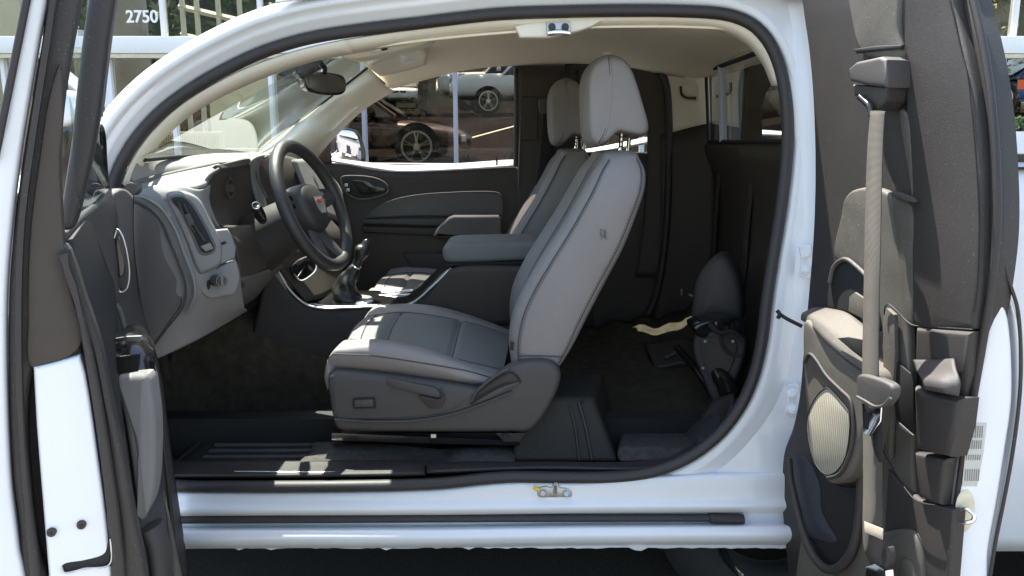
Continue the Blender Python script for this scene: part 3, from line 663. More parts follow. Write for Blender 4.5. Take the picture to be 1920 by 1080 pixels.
# ---- far door (closed)
fd = empty('passenger_door', (-.4,1.5,.4), truck, label='closed far side door seen from inside')
yD = 1.46
grid('door_liner', [[(590,310,yD),(640,306,yD),(700,318,yD),(760,322,yD),(850,319,yD),(960,313,yD),(975,313,yD)],[(590,360,yD),(700,362,yD),(850,362,yD),(980,362,yD)],[(560,440,yD-.02),(700,440,yD-.03),(850,440,yD-.03),(980,440,yD-.02)],[(520,520,yD-.01),(700,520,yD-.02),(850,520,yD-.02),(985,520,yD)],[(520,660,yD),(700,660,yD),(850,660,yD),(985,660,yD)]], 40, 24, M['darkin'], fd, thick=.01)
pad('door_insert', [(683,412),(700,395),(730,378),(775,368),(840,362),(900,360),(930,361),(940,368),(941,404),(880,406),(780,406),(700,410)], YP(yD-.035), .03, .008, M['greyd'], fd)
tube('insert_piping', [(683,411,yD-.04),(700,395,yD-.045),(730,378,yD-.045),(775,367,yD-.045),(850,361,yD-.045),(925,360,yD-.045),(939,366,yD-.045),(942,404,yD-.045)], .003, M['greyd'], fd, n=40, seg=6)
pad('door_armrest', [(812,440),(820,428),(840,408),(850,404),(935,404),(940,410),(940,440),(930,450),(880,450),(812,444)], YP(yD-.09), .08, .015, M['greyd'], fd, spline=False)
pad('pull_ledge', [(680,412),(780,411),(842,410),(830,424),(760,422),(680,420)], YP(yD-.06), .04, .006, M['plastic2'], fd, spline=False)
pad('door_shelf', [(678,424),(760,426),(832,428),(815,442),(760,440),(680,436)], YP(yD-.055), .04, .006, M['plastic'], fd, spline=False)
hp = pad('handle_cup', [(640,336),(660,332),(700,336),(722,346),(724,360),(700,370),(672,372),(650,362)], YP(yD-.012), .01, .003, M['plastic'], fd)
pad('door_handle', [(660,338),(690,340),(702,348),(720,352),(722,358),(700,362),(676,364),(668,352)], YP(yD-.03), .01, .004, M['gloss'], hp)
tube('cup_rim', [(640,334,yD-.03),(662,330,yD-.03),(702,334,yD-.03),(724,345,yD-.03),(727,360,yD-.03),(704,370,yD-.03),(672,373,yD-.03),(650,362,yD-.03)], .004, M['greyd'], fd, n=40, closed=True, seg=6)
for q_ in ((649,347),(652,356)): pad('lock_button', [(q_[0]-3,q_[1]-3),(q_[0]+3,q_[1]-3),(q_[0]+3,q_[1]+3),(q_[0]-3,q_[1]+3)], YP(yD-.028), .006, .001, M['silver'], hp, spline=False)
pad('map_pocket', [(755,475),(840,475),(960,475),(980,480),(980,520),(800,520),(770,500)], YP(yD-.05), .03, .006, M['plastic'], fd, spline=False)
# window with white outer ledge, frame and glass
grid('window_ledge', [[(616,296,1.60),(650,301,1.60),(700,307,1.60),(745,311,1.60),(850,308,1.60),(964,300,1.60)],[(614,301,1.56),(650,307,1.55),(700,316,1.54),(745,322,1.54),(850,319,1.54),(966,312,1.54)]], 30, 5, M['paint'], fd, thick=.008)
gy = 1.56
grid('window_glass', [[(560,300,gy),(700,313,gy),(850,313,gy),(972,308,gy)],[(600,190,gy-.03),(700,200,gy-.03),(850,200,gy-.03),(972,200,gy-.03)],[(700,120,gy-.1),(800,110,gy-.1),(900,100,gy-.1),(972,100,gy-.1)]], 12, 8, GD, fd)
grid('sail_panel', [[(575,318,1.47),(600,318,1.49),(622,306,1.52)],[(588,270,1.48),(605,262,1.5),(618,275,1.53)],[(612,246,1.49),(616,242,1.5),(618,243,1.53)]], 10, 10, M['darkin'], fd, thick=.01)
tube('window_channel', [(969,125,1.50),(969,220,1.50),(967,330,1.50),(964,360,1.48)], .012, M['seal'], fd, n=20)
tube('window_channel', [(976,128,1.46),(976,220,1.46),(972,350,1.44)], .004, M['greyd'], fd, n=20)
tube('lock_stalk', [(931,310,1.50),(932,304,1.50),(930,298,1.50)], .004, M['black'], fd, n=6)
pad('window_etching', [(944,286),(963,286),(963,300),(944,300)], YP(1.545), .0008, .0002, glassmat('etched', (.75,.75,.75), .5), fd, spline=False)
# far door mirror
fm = empty('door_mirror', (-.75,1.75,1.2), fd)
pad('mirror_shell', [(612,246),(622,240),(655,240),(672,246),(684,270),(688,298),(684,308),(622,306)], Plane(P(650,275,1.82),(.786,-.617,0)), .10, .012, M['gloss'], fd)
pad('mirror_face', [(617,246),(630,244),(660,246),(670,256),(676,280),(675,303),(640,302),(625,298),(618,270)], Plane(P(650,275,1.82),(.786,-.617,0)), .002, .0005, M['film'], fd, off=.003)
bpy.data.objects.remove(fm)

# ---- far rear door trim, B area, belt
rp = empty('far_rear_door', (.3,1.5,.4), truck, label='closed far side rear access door seen from inside')
grid('door_liner', [[(972,120,1.46),(1040,124,1.46),(1085,120,1.46)],[(972,300,1.46),(1040,300,1.46),(1090,300,1.46)],[(965,480,1.44),(1040,480,1.44),(1100,480,1.44)],[(965,660,1.46),(1040,660,1.46),(1120,660,1.46)]], 16, 20, M['darkin'], rp, thick=.01)
fr = [(1062,128),(1080,121),(1140,119),(1190,121),(1226,128),(1245,148),(1253,200),(1254,300),(1250,420),(1238,520),(1220,580),(1190,612)]
tube('doorway_seal', [(x,y,1.44) for x,y in fr], .016, M['seal'], rp, n=60)
fr2 = [(1072,146),(1095,134),(1140,131),(1190,133),(1215,142),(1228,165),(1234,220),(1235,300),(1228,420),(1212,520)]
grid('quarter_liner', [[(x,y,1.455) for x,y in fr[:10]],[(x,y,1.46) for x,y in fr2], [(1085,200,1.47),(1100,180,1.47),(1140,165,1.47),(1180,170,1.47),(1196,182,1.47),(1206,200,1.47),(1212,230,1.47),(1213,300,1.47),(1205,420,1.47),(1190,520,1.47)]], 40, 8, M['darkin'], rp, thick=.006)
grid('lower_liner', [[(1085,285,1.475),(1160,285,1.475),(1240,285,1.475)],[(1085,450,1.475),(1160,450,1.475),(1235,450,1.475)],[(1085,680,1.475),(1160,680,1.475),(1225,680,1.475)]], 12, 12, M['darkin'], rp, thick=.006)
grid('window_ledge', [[(1080,284,1.55),(1130,276,1.55),(1215,258,1.55)],[(1080,290,1.50),(1130,284,1.50),(1215,268,1.50)]], 8, 4, M['paint'], rp, thick=.008)
grid('window_glass', [[(1080,290,1.52),(1215,290,1.52)],[(1080,130,1.48),(1215,130,1.48)]], 4, 4, GL, rp)
dr = pad('belt_guide', [(1010,186),(1024,184),(1038,190),(1040,208),(1034,216),(1016,214),(1011,206)], YP(1.40), .03, .006, M['plastic2'], rp)
grid('belt_webbing', [[(1018,212,1.40),(1040,212,1.40)],[(1012,300,1.40),(1036,302,1.40)],[(992,420,1.38),(1018,424,1.38)]], 6, 20, M['webdark'], rp, thick=.002)
tube('panel_seam', [(978,181,1.452),(1008,181,1.452),(1008,262,1.452),(978,264,1.452)], .002, M['black'], rp, spline=False)
# C pillar cover (beige) with recessed pull and hook
cpil = grid('pillar_cover', [[(1228,120,1.462),(1236,122,1.46),(1248,128,1.45),(1290,134,1.44),(1335,143,1.40)],[(1240,190,1.462),(1246,190,1.46),(1254,190,1.45),(1290,192,1.44),(1334,190,1.40)],[(1240,254,1.462),(1246,252,1.46),(1254,250,1.45),(1290,240,1.44),(1333,230,1.40)]], 14, 12, M['beigep'], truck, thick=.006)
tube('pull_rim', [(1274,160,1.425),(1290,158,1.425),(1308,158,1.42),(1311,172,1.42),(1309,187,1.42),(1292,189,1.425),(1276,180,1.425)], .003, M['beigep'], cpil, n=40, closed=True, seg=6)
tube('pull_slot', [(1276,162,1.43),(1278,176,1.425),(1286,183,1.42),(1305,184,1.42)], .006, M['darkin'], cpil, n=20, seg=8)
pad('pull_cap', [(1284,139),(1304,139),(1304,151),(1284,151)], YP(1.425), .006, .002, M['beigep'], cpil, spline=False)
grid('quarter_lower', [[(1238,253,1.455),(1290,239,1.445),(1340,228,1.40)],[(1238,400,1.45),(1290,400,1.44),(1340,400,1.40)],[(1225,640,1.45),(1290,640,1.44),(1340,640,1.40)]], 10, 10, M['darkin'], truck, thick=.008)
ht = pad('coat_hook', [(1131,100),(1133,90),(1138,87),(1145,88),(1148,100)], YP(1.2), .02, .004, M['beigep'], truck)
# ---- rear wall (plane facing forward) with back glass
RW = Plane((.86,0,0), (-1,0,0))
def W(y, z, x=.86): return Vector((x, y, z))
rw = grid('rear_wall', [[W(.1,1.27,.86),W(.8,1.27,.86),W(1.46,1.27,.86)],[W(.1,1.275,.80),W(.8,1.275,.80),W(1.46,1.275,.80)],[W(.1,1.1,.84),W(.8,1.1,.84),W(1.46,1.1,.85)],[W(.1,.75,.83),W(.8,.75,.83),W(1.46,.75,.84)],[W(.1,.42,.80),W(.8,.44,.80),W(1.46,.46,.82)]], 24, 20, M['darkin'], truck, thick=.01, world=True)
mk('back_panel', *box(Vector((.90,.8,1.0)), (.03,1.5,.56)), M['black'], rw)
for yy in (.42,.86,1.3):
    z_ = 1.2
    tube('wall_rib', [Vector((.835,yy,1.18)),Vector((.825,yy,1.0)),Vector((.822,yy,.8)),Vector((.80,yy,.6))],   .02, M['darkin'], rw, n=16, flat=.35, world=True)
mk('wall_vent', *box(Vector((.833,1.12,1.19)), (.02,.13,.05), bev=.006), M['plastic'], rw)
mk('wall_vent', *box(Vector((.833,.62,1.19)), (.02,.12,.05), bev=.006), M['plastic'], rw)
gz0, gz1 = 1.285, 1.565
grid('rear_glass', [[W(.25,gz0,.81),W(1.37,gz0,.81)],[W(.25,gz1,.79),W(1.37,gz1,.79)]], 6, 6, GR, truck, world=True)
tube('glass_gasket', [W(.25,gz0,.805),W(1.38,gz0,.805),W(1.385,1.30,.805),W(1.385,gz1-.03,.785),W(1.36,gz1,.785),W(.25,gz1,.785)], .007, M['black'], truck, n=80, spline=False, world=True)
tube('glass_reflection_bar', [W(1.175,gz0,.803),W(1.175,gz1,.783)], .008, M['framegrey'], truck, n=4, spline=False, world=True)  # grey bar reflected in the pane, built as a solid strip
grid('rear_header', [[W(.1,gz1,.795),W(.8,gz1+.01,.795),W(1.4,gz1,.795)],[W(.1,1.63,.86),W(.8,1.69,.86),W(1.5,1.62,.86)]], 12, 5, M['beige'], truck, world=True, thick=.006)
# folded jump seat and rear floor boxes
js = pad('jump_seat_back', [(1296,600),(1298,560),(1305,525),(1322,498),(1345,482),(1362,485),(1380,515),(1390,560),(1391,600),(1380,612),(1310,612)], Plane(P(1345,560,.62),(-.35,-.94,0)), .16, .03, M['plastic2'], truck, dome=.01)
pad('jump_seat_hinge', [(1300,612),(1340,600),(1395,602),(1400,630),(1380,650),(1340,640),(1310,632)], YP(.5), .10, .012, M['gloss'], truck)
tube('seat_strap', [(1330,608,.42),(1350,625,.40),(1375,622,.40),(1395,640,.38)], .008, M['webdark'], truck, n=20)
tube('seat_lever', [(1278,553,.75),(1278,543,.74)], .004, M['steel'], truck, n=4); tube('seat_lever', [(1292,552,.75),(1299,556,.74)], .004, M['steel'], truck, n=4)
jb = pad('jump_seat_base', [(1302,626),(1330,618),(1392,628),(1398,650),(1388,690),(1370,735),(1350,765),(1335,752),(1312,700),(1298,660)], Plane(P(1345,690,.46),(-.45,-.85,.25)), .10, .012, M['plastic'], truck)
pad('base_pan', [(1312,640),(1340,632),(1380,640),(1378,668),(1360,712),(1348,735),(1326,700)], Plane(P(1345,690,.46),(-.45,-.85,.25)), .01, .004, M['darkin'], jb, off=.006)
for q_ in ((1322,640),(1374,640),(1350,740),(1318,690)): mk('bolt', *cyl(P(q_[0],q_[1],.44), P(q_[0],q_[1],.43), .006, .005, 6), M['gloss'], jb)
tube('buckle_strap', [(1362,612,.44),(1352,640,.40),(1368,662,.38),(1390,668,.36)], .007, M['webdark'], truck, n=20, flat=.4)
pad('strap_buckle', [(1340,604),(1352,600),(1358,616),(1346,622)], YP(.40), .015, .003, M['gloss'], truck, spline=False)
pad('strap_buckle', [(1376,600),(1392,606),(1390,620),(1374,616)], YP(.38), .015, .003, M['gloss'], truck, spline=False)
bx = grid('jack_cover', [[(1210,650,.95),(1290,640,.95),(1300,642,.95)],[(1218,668,.9),(1285,655,.9),(1302,650,.88)],[(1228,694,.85),(1280,690,.85),(1305,684,.82)]], 10, 10, M['mat_'], truck, thick=.03)
tube('cover_rib', [(1246,672,.86),(1280,656,.88)], .008, M['plastic2'], bx, n=4); tube('cover_rib', [(1236,688,.84),(1290,678,.84)], .006, M['plastic2'], bx, n=4)
tube('seat_frame_tube', [(1268,650,.7),(1310,700,.6),(1345,752,.45),(1370,770,.38)], .012, M['gloss'], truck, n=20)
tube('seat_frame_tube', [(1340,690,.5),(1360,720,.42),(1368,745,.38)], .03, M['gloss'], truck, n=12)
grid('corner_cover', [[(1318,780,.30),(1340,752,.30),(1378,738,.28)],[(1312,810,.25),(1340,800,.25),(1372,770,.2)],[(1305,850,.2),(1325,842,.2),(1345,820,.18)]], 10, 10, M['plastic'], truck, thick=.01)
# front storage box behind the seat and step
def wedge(name, pts, m, parent, **kw):
    v = [P(*p) for p in pts]; return mk(name, v, [(0,1,2,3),(4,5,6,7),(0,1,5,4),(1,2,6,5),(2,3,7,6),(3,0,4,7)], m, parent, ang=20, **kw)
b1_ = wedge('floor_box', [(975,745,.22),(1112,745,.22),(1158,866,.14),(960,866,.14),(985,700,.46),(1130,700,.46),(1172,866,.44),(960,866,.5)], M['mat_'], truck)
m_ = b1_.modifiers.new('b','BEVEL'); m_.width = .012; m_.segments = 3; m_.limit_method = 'ANGLE'
tube('box_rib', [(1085,755,.21),(1098,800,.18),(1110,862,.14)], .005, M['plastic'], b1_, n=10)
tube('box_rib', [(1068,760,.21),(1078,800,.18),(1086,862,.14)], .004, M['plastic'], b1_, n=10)
tube('box_rib', [(1092,755,.21),(1092,750,.22)], .004, M['plastic'], b1_, n=4)
b2_ = wedge('rear_step', [(1158,838,.16),(1300,842,.14),(1316,866,.12),(1157,867,.12),(1165,798,.42),(1310,800,.40),(1320,850,.4),(1165,850,.4)], M['carpet2'], truck)
m_ = b2_.modifiers.new('b','BEVEL'); m_.width = .015; m_.segments = 3; m_.limit_method = 'ANGLE'
grid('rear_carpet', [[(1080,620,1.30),(1180,600,1.35),(1262,590,1.38),(1300,568,1.38)],[(1060,660,1.05),(1180,640,1.1),(1250,630,1.15),(1300,612,1.15)],[(1040,720,.8),(1180,720,.75),(1300,720,.7),(1360,720,.65)],[(1030,800,.5),(1160,800,.45),(1300,802,.42),(1330,800,.40)]], 24, 24, M['carpet'], truck, thick=.006,
     bump=lambda u,v: Vector((0,0,.012*math.sin(u*26)*max(0,1-v*2.4))))

# ================================================================== SEATS
def seat_back(parent, m1, m2):
    y0, y1 = .17, .66
    Fp = [(960,692),(955,640),(963,590),(985,540),(1020,482),(1060,420),(1098,355),(1118,320),(1136,300)]
    Bp = [(1052,690),(1077,650),(1102,600),(1133,540),(1170,470),(1196,405),(1214,350),(1214,318),(1204,297)]
    n = 34
    A = cr([P(x,y,y0) for x,y in Fp], n); B = cr([P(x,y,y0) for x,y in Bp], n)
    sec = [(1.0,.03),(.92,-.002),(.75,-.012),(.5,-.016),(.25,-.008),(.10,.008),(.02,.04),(-.02,.085),(.0,.14),(.08,.20),(.15,.235),(.155,.25),(.12,.32),(.10,.5),(.12,.68),(.155,.75),(.15,.765),(.08,.80),(0,.86),(-.02,.915),(.02,.96),(.10,.992),(.25,1.0),(.6,1.01),(.92,1.0),(1.0,.97),(1.03,.85),(1.05,.5),(1.03,.15)]
    def pt(i, t, v):
        a, b = A[i], B[i]; p = a.lerp(b, t); s = i/(n-1)
        nar = .035*max(0, (s-.75)/.25)**2                     # shoulders narrow towards the top
        w0 = y0+nar; w1 = y1-nar
        return Vector((p.x, w0+(w1-w0)*v, p.z))
    rings = [[pt(i, t, v) for t, v in sec] for i in range(n)]
    def capr(k, s, up):
        c = sum(rings[k], Vector())/len(sec); return [c+(p-c)*s+up for p in rings[k]]
    ax = (A[-1]+B[-1])/2-(A[-3]+B[-3])/2; ax.normalize()
    top1 = capr(-1,.97,ax*.008); top2 = capr(-1,.88,ax*.016); top3 = capr(-1,.6,ax*.021); top4 = capr(-1,.25,ax*.022)
    bot = capr(0,.9,ax*-.01)
    R_ = [bot]+rings+[top1,top2,top3,top4]
    m = len(sec); V = [p for r in R_ for p in r]; F = []; fi = []
    for k in range(len(R_)-1):
        for i in range(m): F.append((k*m+i,k*m+(i+1)%m,(k+1)*m+(i+1)%m,(k+1)*m+i)); fi.append(1 if 10 <= i <= 15 and 1 < k < n-2 else 0)
    F.append(tuple(range(m))[::-1]); F.append(tuple((len(R_)-1)*m+i for i in range(m))); fi += [0,0]
    me = bpy.data.meshes.new('backrest'); me.from_pydata([tuple(v) for v in V],[],F); me.shade_smooth()
    o = link('backrest', me, m1, parent); me.materials.append(m2)
    for p, k in zip(me.polygons, fi): p.material_index = k
    bm = bmesh.new(); bm.from_mesh(me); bmesh.ops.recalc_face_normals(bm, faces=bm.faces); bm.to_mesh(me); bm.free()
    s = o.modifiers.new('sub','SUBSURF'); s.levels = s.render_levels = 2
    # seams and stitching on the near side
    def line(t, v, off=Vector((0,-.0015,0)), i0=1, i1=n-1): return [pt(i,t,v)+off for i in range(i0,i1+1)]
    sm = [tubemesh(line(.135,.0),.0016,6), tubemesh(line(.90,.004),.0018,6), tubemesh([pt(2,t,-.012)+Vector((0,-.002,.004*math.sin(t*3))) for t in (.14,.3,.5,.7,.9)],.0015,6)]
    sm += [tubemesh([q+Vector((-.001,0,.001)) for q in line(.155,.243,Vector((-.001,0,.001)),2,n-4)],.0014,6)]
    sm += [tubemesh(line(.155,.757,Vector((-.001,0,.001)),2,n-4),.0014,6)]
    join('seam', sm, M['seam'], parent)
    ds = dashes(line(.165,-.003), .0085, .62, .0009) + dashes(line(.875,-.001), .0085, .62, .0009)
    join('stitching', ds, M['stitch'], parent, kind='stuff')
    return pt, n
def headrest(parent, m1):
    y0, y1 = .27, .565
    O = [(1100,150),(1106,124),(1120,106),(1142,97),(1166,101),(1184,118),(1198,150),(1210,190),(1221,230),(1221,250),(1208,258),(1182,254),(1163,250),(1152,258),(1140,270),(1125,277),(1111,273),(1103,250),(1100,200)]
    q = cr([P(x,y,y0) for x,y in O], 60, True)
    c = Vector((sum(p.x for p in q)/60, 0, sum(p.z for p in q)/60))
    rings = []
    for k in range(17):
        a = math.pi*k/16; yy = (y0+y1)/2-(y1-y0)/2*math.cos(a)
        s = 1-.16*abs(math.cos(a))**5 - (.55 if k in (0,16) else 0) - (.06 if k in (1,15) else 0)
        yy = (y0+y1)/2 + ((y1-y0)/2)*max(-1,min(1,(-math.cos(a))*1.06))
        rings.append([Vector((c.x+(p.x-c.x)*s, yy, c.z+(p.z-c.z)*s)) for p in q])
    o = loft('headrest', rings, m1, parent, ang=180); sb = o.modifiers.new('s','SUBSURF'); sb.levels = sb.render_levels = 1
    # seam dividing the front cushion from the side
    sl = [(1141,106),(1143,130),(1144,170),(1141,210),(1134,245),(1122,270)]
    ln = cr([P(x,y,y0-.001) for x,y in sl], 30)
    # hug the rounded side: push seam outward by the ring profile
    join('seam', [tubemesh([p+Vector((0,.0025,0)) for p in ln],.0016,6)], M['seam'], parent)
    join('stitching', dashes([p+Vector((.006,.0015,0)) for p in ln], .0085, .62, .0009), M['stitch'], parent, kind='stuff')
    for (xa,ya,xb,yb,yy) in ((1166,246,1162,300,.34),(1181,246,1176,300,.50)):
        yy2 = yy
        post = tube('headrest_post', [(xa,ya,yy2),(xb,yb,yy2)], .0065, M['chrome'], parent, n=2, spline=False)
        if yy < .4:
            for k in range(5):
                p = P(xa+(xb-xa)*(.2+.17*k), ya+(yb-ya)*(.2+.17*k), yy2-.006)
                mk('notch', *box(p, (.008,.004,.004)), M['black'], parent)
    pad('post_guide', [(1156,290),(1182,288),(1186,298),(1156,300)], YP(.38), .12, .003, M['plastic2'], parent, spline=False)
def cushion(parent, m1, m2):
    rows = [
     [(624,694,.165),(700,699,.165),(780,708,.165),(860,718,.165),(905,724,.17)],
     [(618,682,.15),(700,687,.148),(780,698,.148),(860,711,.15),(906,720,.16)],
     [(625,661,.142),(700,665,.138),(780,681,.14),(860,702,.145),(908,716,.155)],
     [(634,648,.16),(700,646,.152),(780,658,.154),(860,684,.158),(918,708,.17)],
     [(644,639,.20),(705,637,.19),(785,650,.19),(862,675,.195),(930,702,.20)],
     [(652,637,.245),(712,637,.235),(790,653,.235),(866,678,.235),(935,702,.235)],
     [(656,637,.26),(716,643,.255),(792,659,.25),(868,682,.25),(938,704,.25)],
     [(659,628,.30),(722,632,.30),(797,645,.30),(872,664,.30),(944,690,.30)],
     [(668,610,.42),(735,609,.42),(803,616,.42),(880,632,.42),(952,655,.42)],
     [(684,596,.54),(745,590,.54),(806,594,.54),(880,607,.54),(955,632,.54)],
     [(688,593,.575),(752,588,.57),(808,592,.57),(880,604,.57),(956,628,.57)],
     [(692,586,.59),(752,579,.59),(812,583,.59),(882,597,.59),(956,624,.59)],
     [(700,576,.62),(752,570,.63),(815,574,.63),(885,592,.63),(958,620,.62)],
     [(708,578,.66),(755,573,.668),(820,578,.668),(890,598,.665),(958,622,.65)],
     [(712,600,.68),(760,600,.685),(820,600,.685),(890,612,.68),(958,634,.67)]]
    nu, nv = 60, 90
    Wp = [cr([P(*p) for p in r], nu) for r in rows]
    cols = [cr([Wp[i][j] for i in range(len(rows))], nv) for j in range(nu)]
    # transverse grooves between the three insert pads
    def grooves(j, i):
        u = j/(nu-1); v = i/(nv-1); d = 0
        y_ = cols[j][i].y
        if .262 < y_ < .574 and cols[j][i].z > cols[j][0].z:
            for g in (.235,.655):
                d -= .010*math.exp(-((u-g)/.018)**2)
        return d
    V = []
    for i in range(nv):
        for j in range(nu):
            p = cols[j][i].copy(); p.z += grooves(j,i); V.append(p)
    # front roll: wrap the front edge down
    fr = []
    for i in range(nv):
        p = V[i*nu]; fr.append([p+Vector((-.012,0,-.012)), p+Vector((-.016,0,-.04)), p+Vector((-.008,0,-.075))])
    F = [(i*nu+j,i*nu+j+1,(i+1)*nu+j+1,(i+1)*nu+j) for i in range(nv-1) for j in range(nu-1)]
    base = len(V)
    for i in range(nv): V += fr[i]
    for i in range(nv-1):
        F.append((i*nu, (i+1)*nu, base+(i+1)*3, base+i*3))
        for k in range(2): F.append((base+i*3+k, base+(i+1)*3+k, base+(i+1)*3+k+1, base+i*3+k+1))
    me = bpy.data.meshes.new('seat_cushion'); me.from_pydata([tuple(v) for v in V],[],F)
    bm = bmesh.new(); bm.from_mesh(me); bmesh.ops.recalc_face_normals(bm, faces=bm.faces); bm.to_mesh(me); bm.free(); me.shade_smooth()
    o = link('seat_cushion', me, m1, parent); me.materials.append(m2)
    mid = nu//3; ys = [V[i*nu+mid].y for i in range(nv)]
    i1 = min(range(nv), key=lambda i: ys[i]); i2 = next(i for i in range(i1,nv) if ys[i] > .252); i3 = next(i for i in range(i1,nv) if ys[i] > .575); i4 = next(i for i in range(i1,nv) if ys[i] > .662)
    for k, p in enumerate(me.polygons):
        if k < (nv-1)*(nu-1):
            i, j = divmod(k, nu-1)
            yy_ = V[i*nu+j].y
            if i2 <= i < i3 and j > 3: p.material_index = 1
    def cl(i, off=(0,0,.001)): return [V[i*nu+j]+Vector(off) for j in range(nu)]
    def row_at(f): return int(round(f*(nv-1)))
    sm = [tubemesh(cl(i1,(0,-.0005,.0003)),.0019,6), tubemesh(cl(i2,(0,0,0)),.0016,6), tubemesh(cl(i3,(0,0,0)),.0016,6), tubemesh(cl(i4,(0,.001,.0005)),.0019,6)]
    for g in (.06,.235,.655):
        j = int(round(g*(nu-1))); sm.append(tubemesh([V[i*nu+j]+Vector((0,0,.0012)) for i in range(i2,i3+1)],.0018,6))
    join('piping', sm, M['seam'], parent)
    join('stitching', dashes([p+Vector((0,.008,.002)) for p in cl(i1)], .008, .6, .0009)+dashes(cl(max(0,i2-1)), .008, .6, .0009), M['stitch'], parent, kind='stuff')
ds_ = empty('driver_seat', (.1,.42,.4), truck, label='near grey leather seat with sunlit cushion front')
seat_back(ds_, M['leather'], M['leather2']); headrest(ds_, M['leather']); cushion(ds_, M['leather'], M['leather2'])
# side shield
sh = pad('side_shield', [(616,742),(613,715),(618,700),(634,696),(700,702),(780,712),(860,724),(905,730),(935,706),(972,684),(1010,678),(1040,684),(1052,702),(1047,730),(1030,765),(1008,798),(990,811),(960,812),(760,812),(650,810),(630,804),(622,780)], YP(.125), .07, .016, M['plastic2'], ds_, n=140)
# raised fields and crease lines
pad('shield_field', [(624,720),(632,708),(700,710),(800,722),(850,732),(870,748),(860,764),(820,778),(740,786),(650,788),(632,784),(626,760)], YP(.1235), .01, .006, M['plastic2'], sh)
tube('shield_crease', [(628,786,.122),(700,790,.119),(780,788,.119),(850,776,.119),(905,757,.119),(960,735,.119)], .006, M['plastic2'], sh, n=40, flat=.6)
pad('shield_recess_shade', [(882,760),(888,742),(905,726),(940,702),(958,697),(970,703),(977,718),(950,726),(915,742)], YP(.1225), .002, .0008, M['black'], sh)  # flat black plate: the recess's shade put into its colour
pad('recess_wall', [(893,742),(915,724),(945,704),(957,700),(966,706),(970,715),(945,718),(912,734)], YP(.1215), .001, .0004, M['plastic'], sh)
tube('recess_edge', [(884,752,.121),(896,732,.119),(930,704,.117),(956,690,.116)], .006, M['plastic2'], sh, n=24, flat=.7)
pad('recess_lip', [(884,759),(905,745),(940,726),(975,716),(972,722),(940,738),(905,753)], YP(.119), .006, .003, M['plastic2'], sh)
pad('recline_lever', [(726,711),(740,711),(790,722),(815,728),(826,740),(822,746),(790,740),(740,728),(728,722)], YP(.107), .014, .004, M['plastic2'], sh)
pad('lever_boss', [(785,742),(824,748),(831,738),(826,726),(834,745),(828,762),(812,767),(796,758)], YP(.114), .004, .002, M['plastic'], sh)
pad('seat_switch_bezel', [(661,748),(703,746),(704,766),(662,767)], YP(.116), .004, .0015, M['black'], sh, spline=False)
pad('seat_switch', [(664,751),(700,749),(700,763),(664,764)], YP(.110), .008, .003, M['plastic2'], sh, spline=False)
# seat tag
tg = pad('seat_tag', [(957,640),(964,641),(963,657),(956,656)], YP(.160), .002, .0005, M['black'], ds_, spline=False)
rs = random.Random(4)
join('scuff_mark', [tubemesh([P(1130+rs.uniform(-7,7),437+rs.uniform(-10,12),.1535), P(1132+rs.uniform(-8,8),440+rs.uniform(-10,12),.1535)], .0006, 4) for k in range(9)], M['seam'], ds_, kind='stuff')
# rails
rl = wedge('seat_rail', [(622,812,.16),(975,826,.16),(975,836,.16),(622,826,.16),(622,812,.22),(975,826,.22),(975,836,.22),(622,826,.22)], M['gloss'], ds_)
wedge('rail_bracket', [(930,812,.15),(985,812,.15),(975,828,.15),(945,828,.15),(930,812,.2),(985,812,.2),(975,828,.2),(945,828,.2)], M['plastic'], ds_)
mk('rail_bolt', *cyl(P(947,818,.15), P(947,818,.14), .006), M['black'], ds_)
mk('rail_clip', *box(P(813,817,.15), (.014,.006,.010)), M['silver'], ds_)
wedge('seat_riser', [(640,812,.2),(970,812,.2),(970,828,.2),(640,824,.2),(640,780,.6),(970,780,.6),(970,800,.6),(640,800,.6)], M['black'], ds_)
# carpet swell under the rail
grid('carpet_swell', [[(590,830,.26),(640,830,.24),(760,836,.22),(830,842,.22),(880,838,.22),(965,836,.22)],[(580,850,.2),(640,840,.19),(760,852,.18),(820,864,.17),(870,846,.17),(966,850,.17)],[(560,868,.13),(640,868,.13),(760,870,.12),(820,872,.12),(880,866,.12),(965,866,.12)]], 40, 14, M['carpet2'], truck, thick=.006)
# passenger seat: copy of the near seat, moved across the cabin
ps = ds_.copy(); C.objects.link(ps); ps.name = 'passenger_seat'; ps['label'] = 'far grey leather seat beyond the centre console'
ps.location = ds_.location+Vector((-.062,.80,0))
def copykids(src, dst):
    for ch in list(src.children):
        if ch.name.split('.')[0] in ('seat_tag','rail_clip','rail_bolt','rail_bracket','seat_riser','side_shield'): continue
        c = ch.copy(); C.objects.link(c); c.parent = dst; c.matrix_parent_inverse = ch.matrix_parent_inverse.copy()
copykids(ds_, ps)
# buckle
bk = pad('seat_buckle', [(874,592),(898,579),(922,616),(916,626),(896,620)], Plane(P(895,600,.695),(.2,-.95,.1)), .02, .004, M['plastic'], truck, spline=False)
pad('release_button', [(875,589),(897,577),(899,582),(877,594)], Plane(P(895,600,.695),(.2,-.95,.1)), .012, .002, M['red'], bk, off=.004, spline=False)

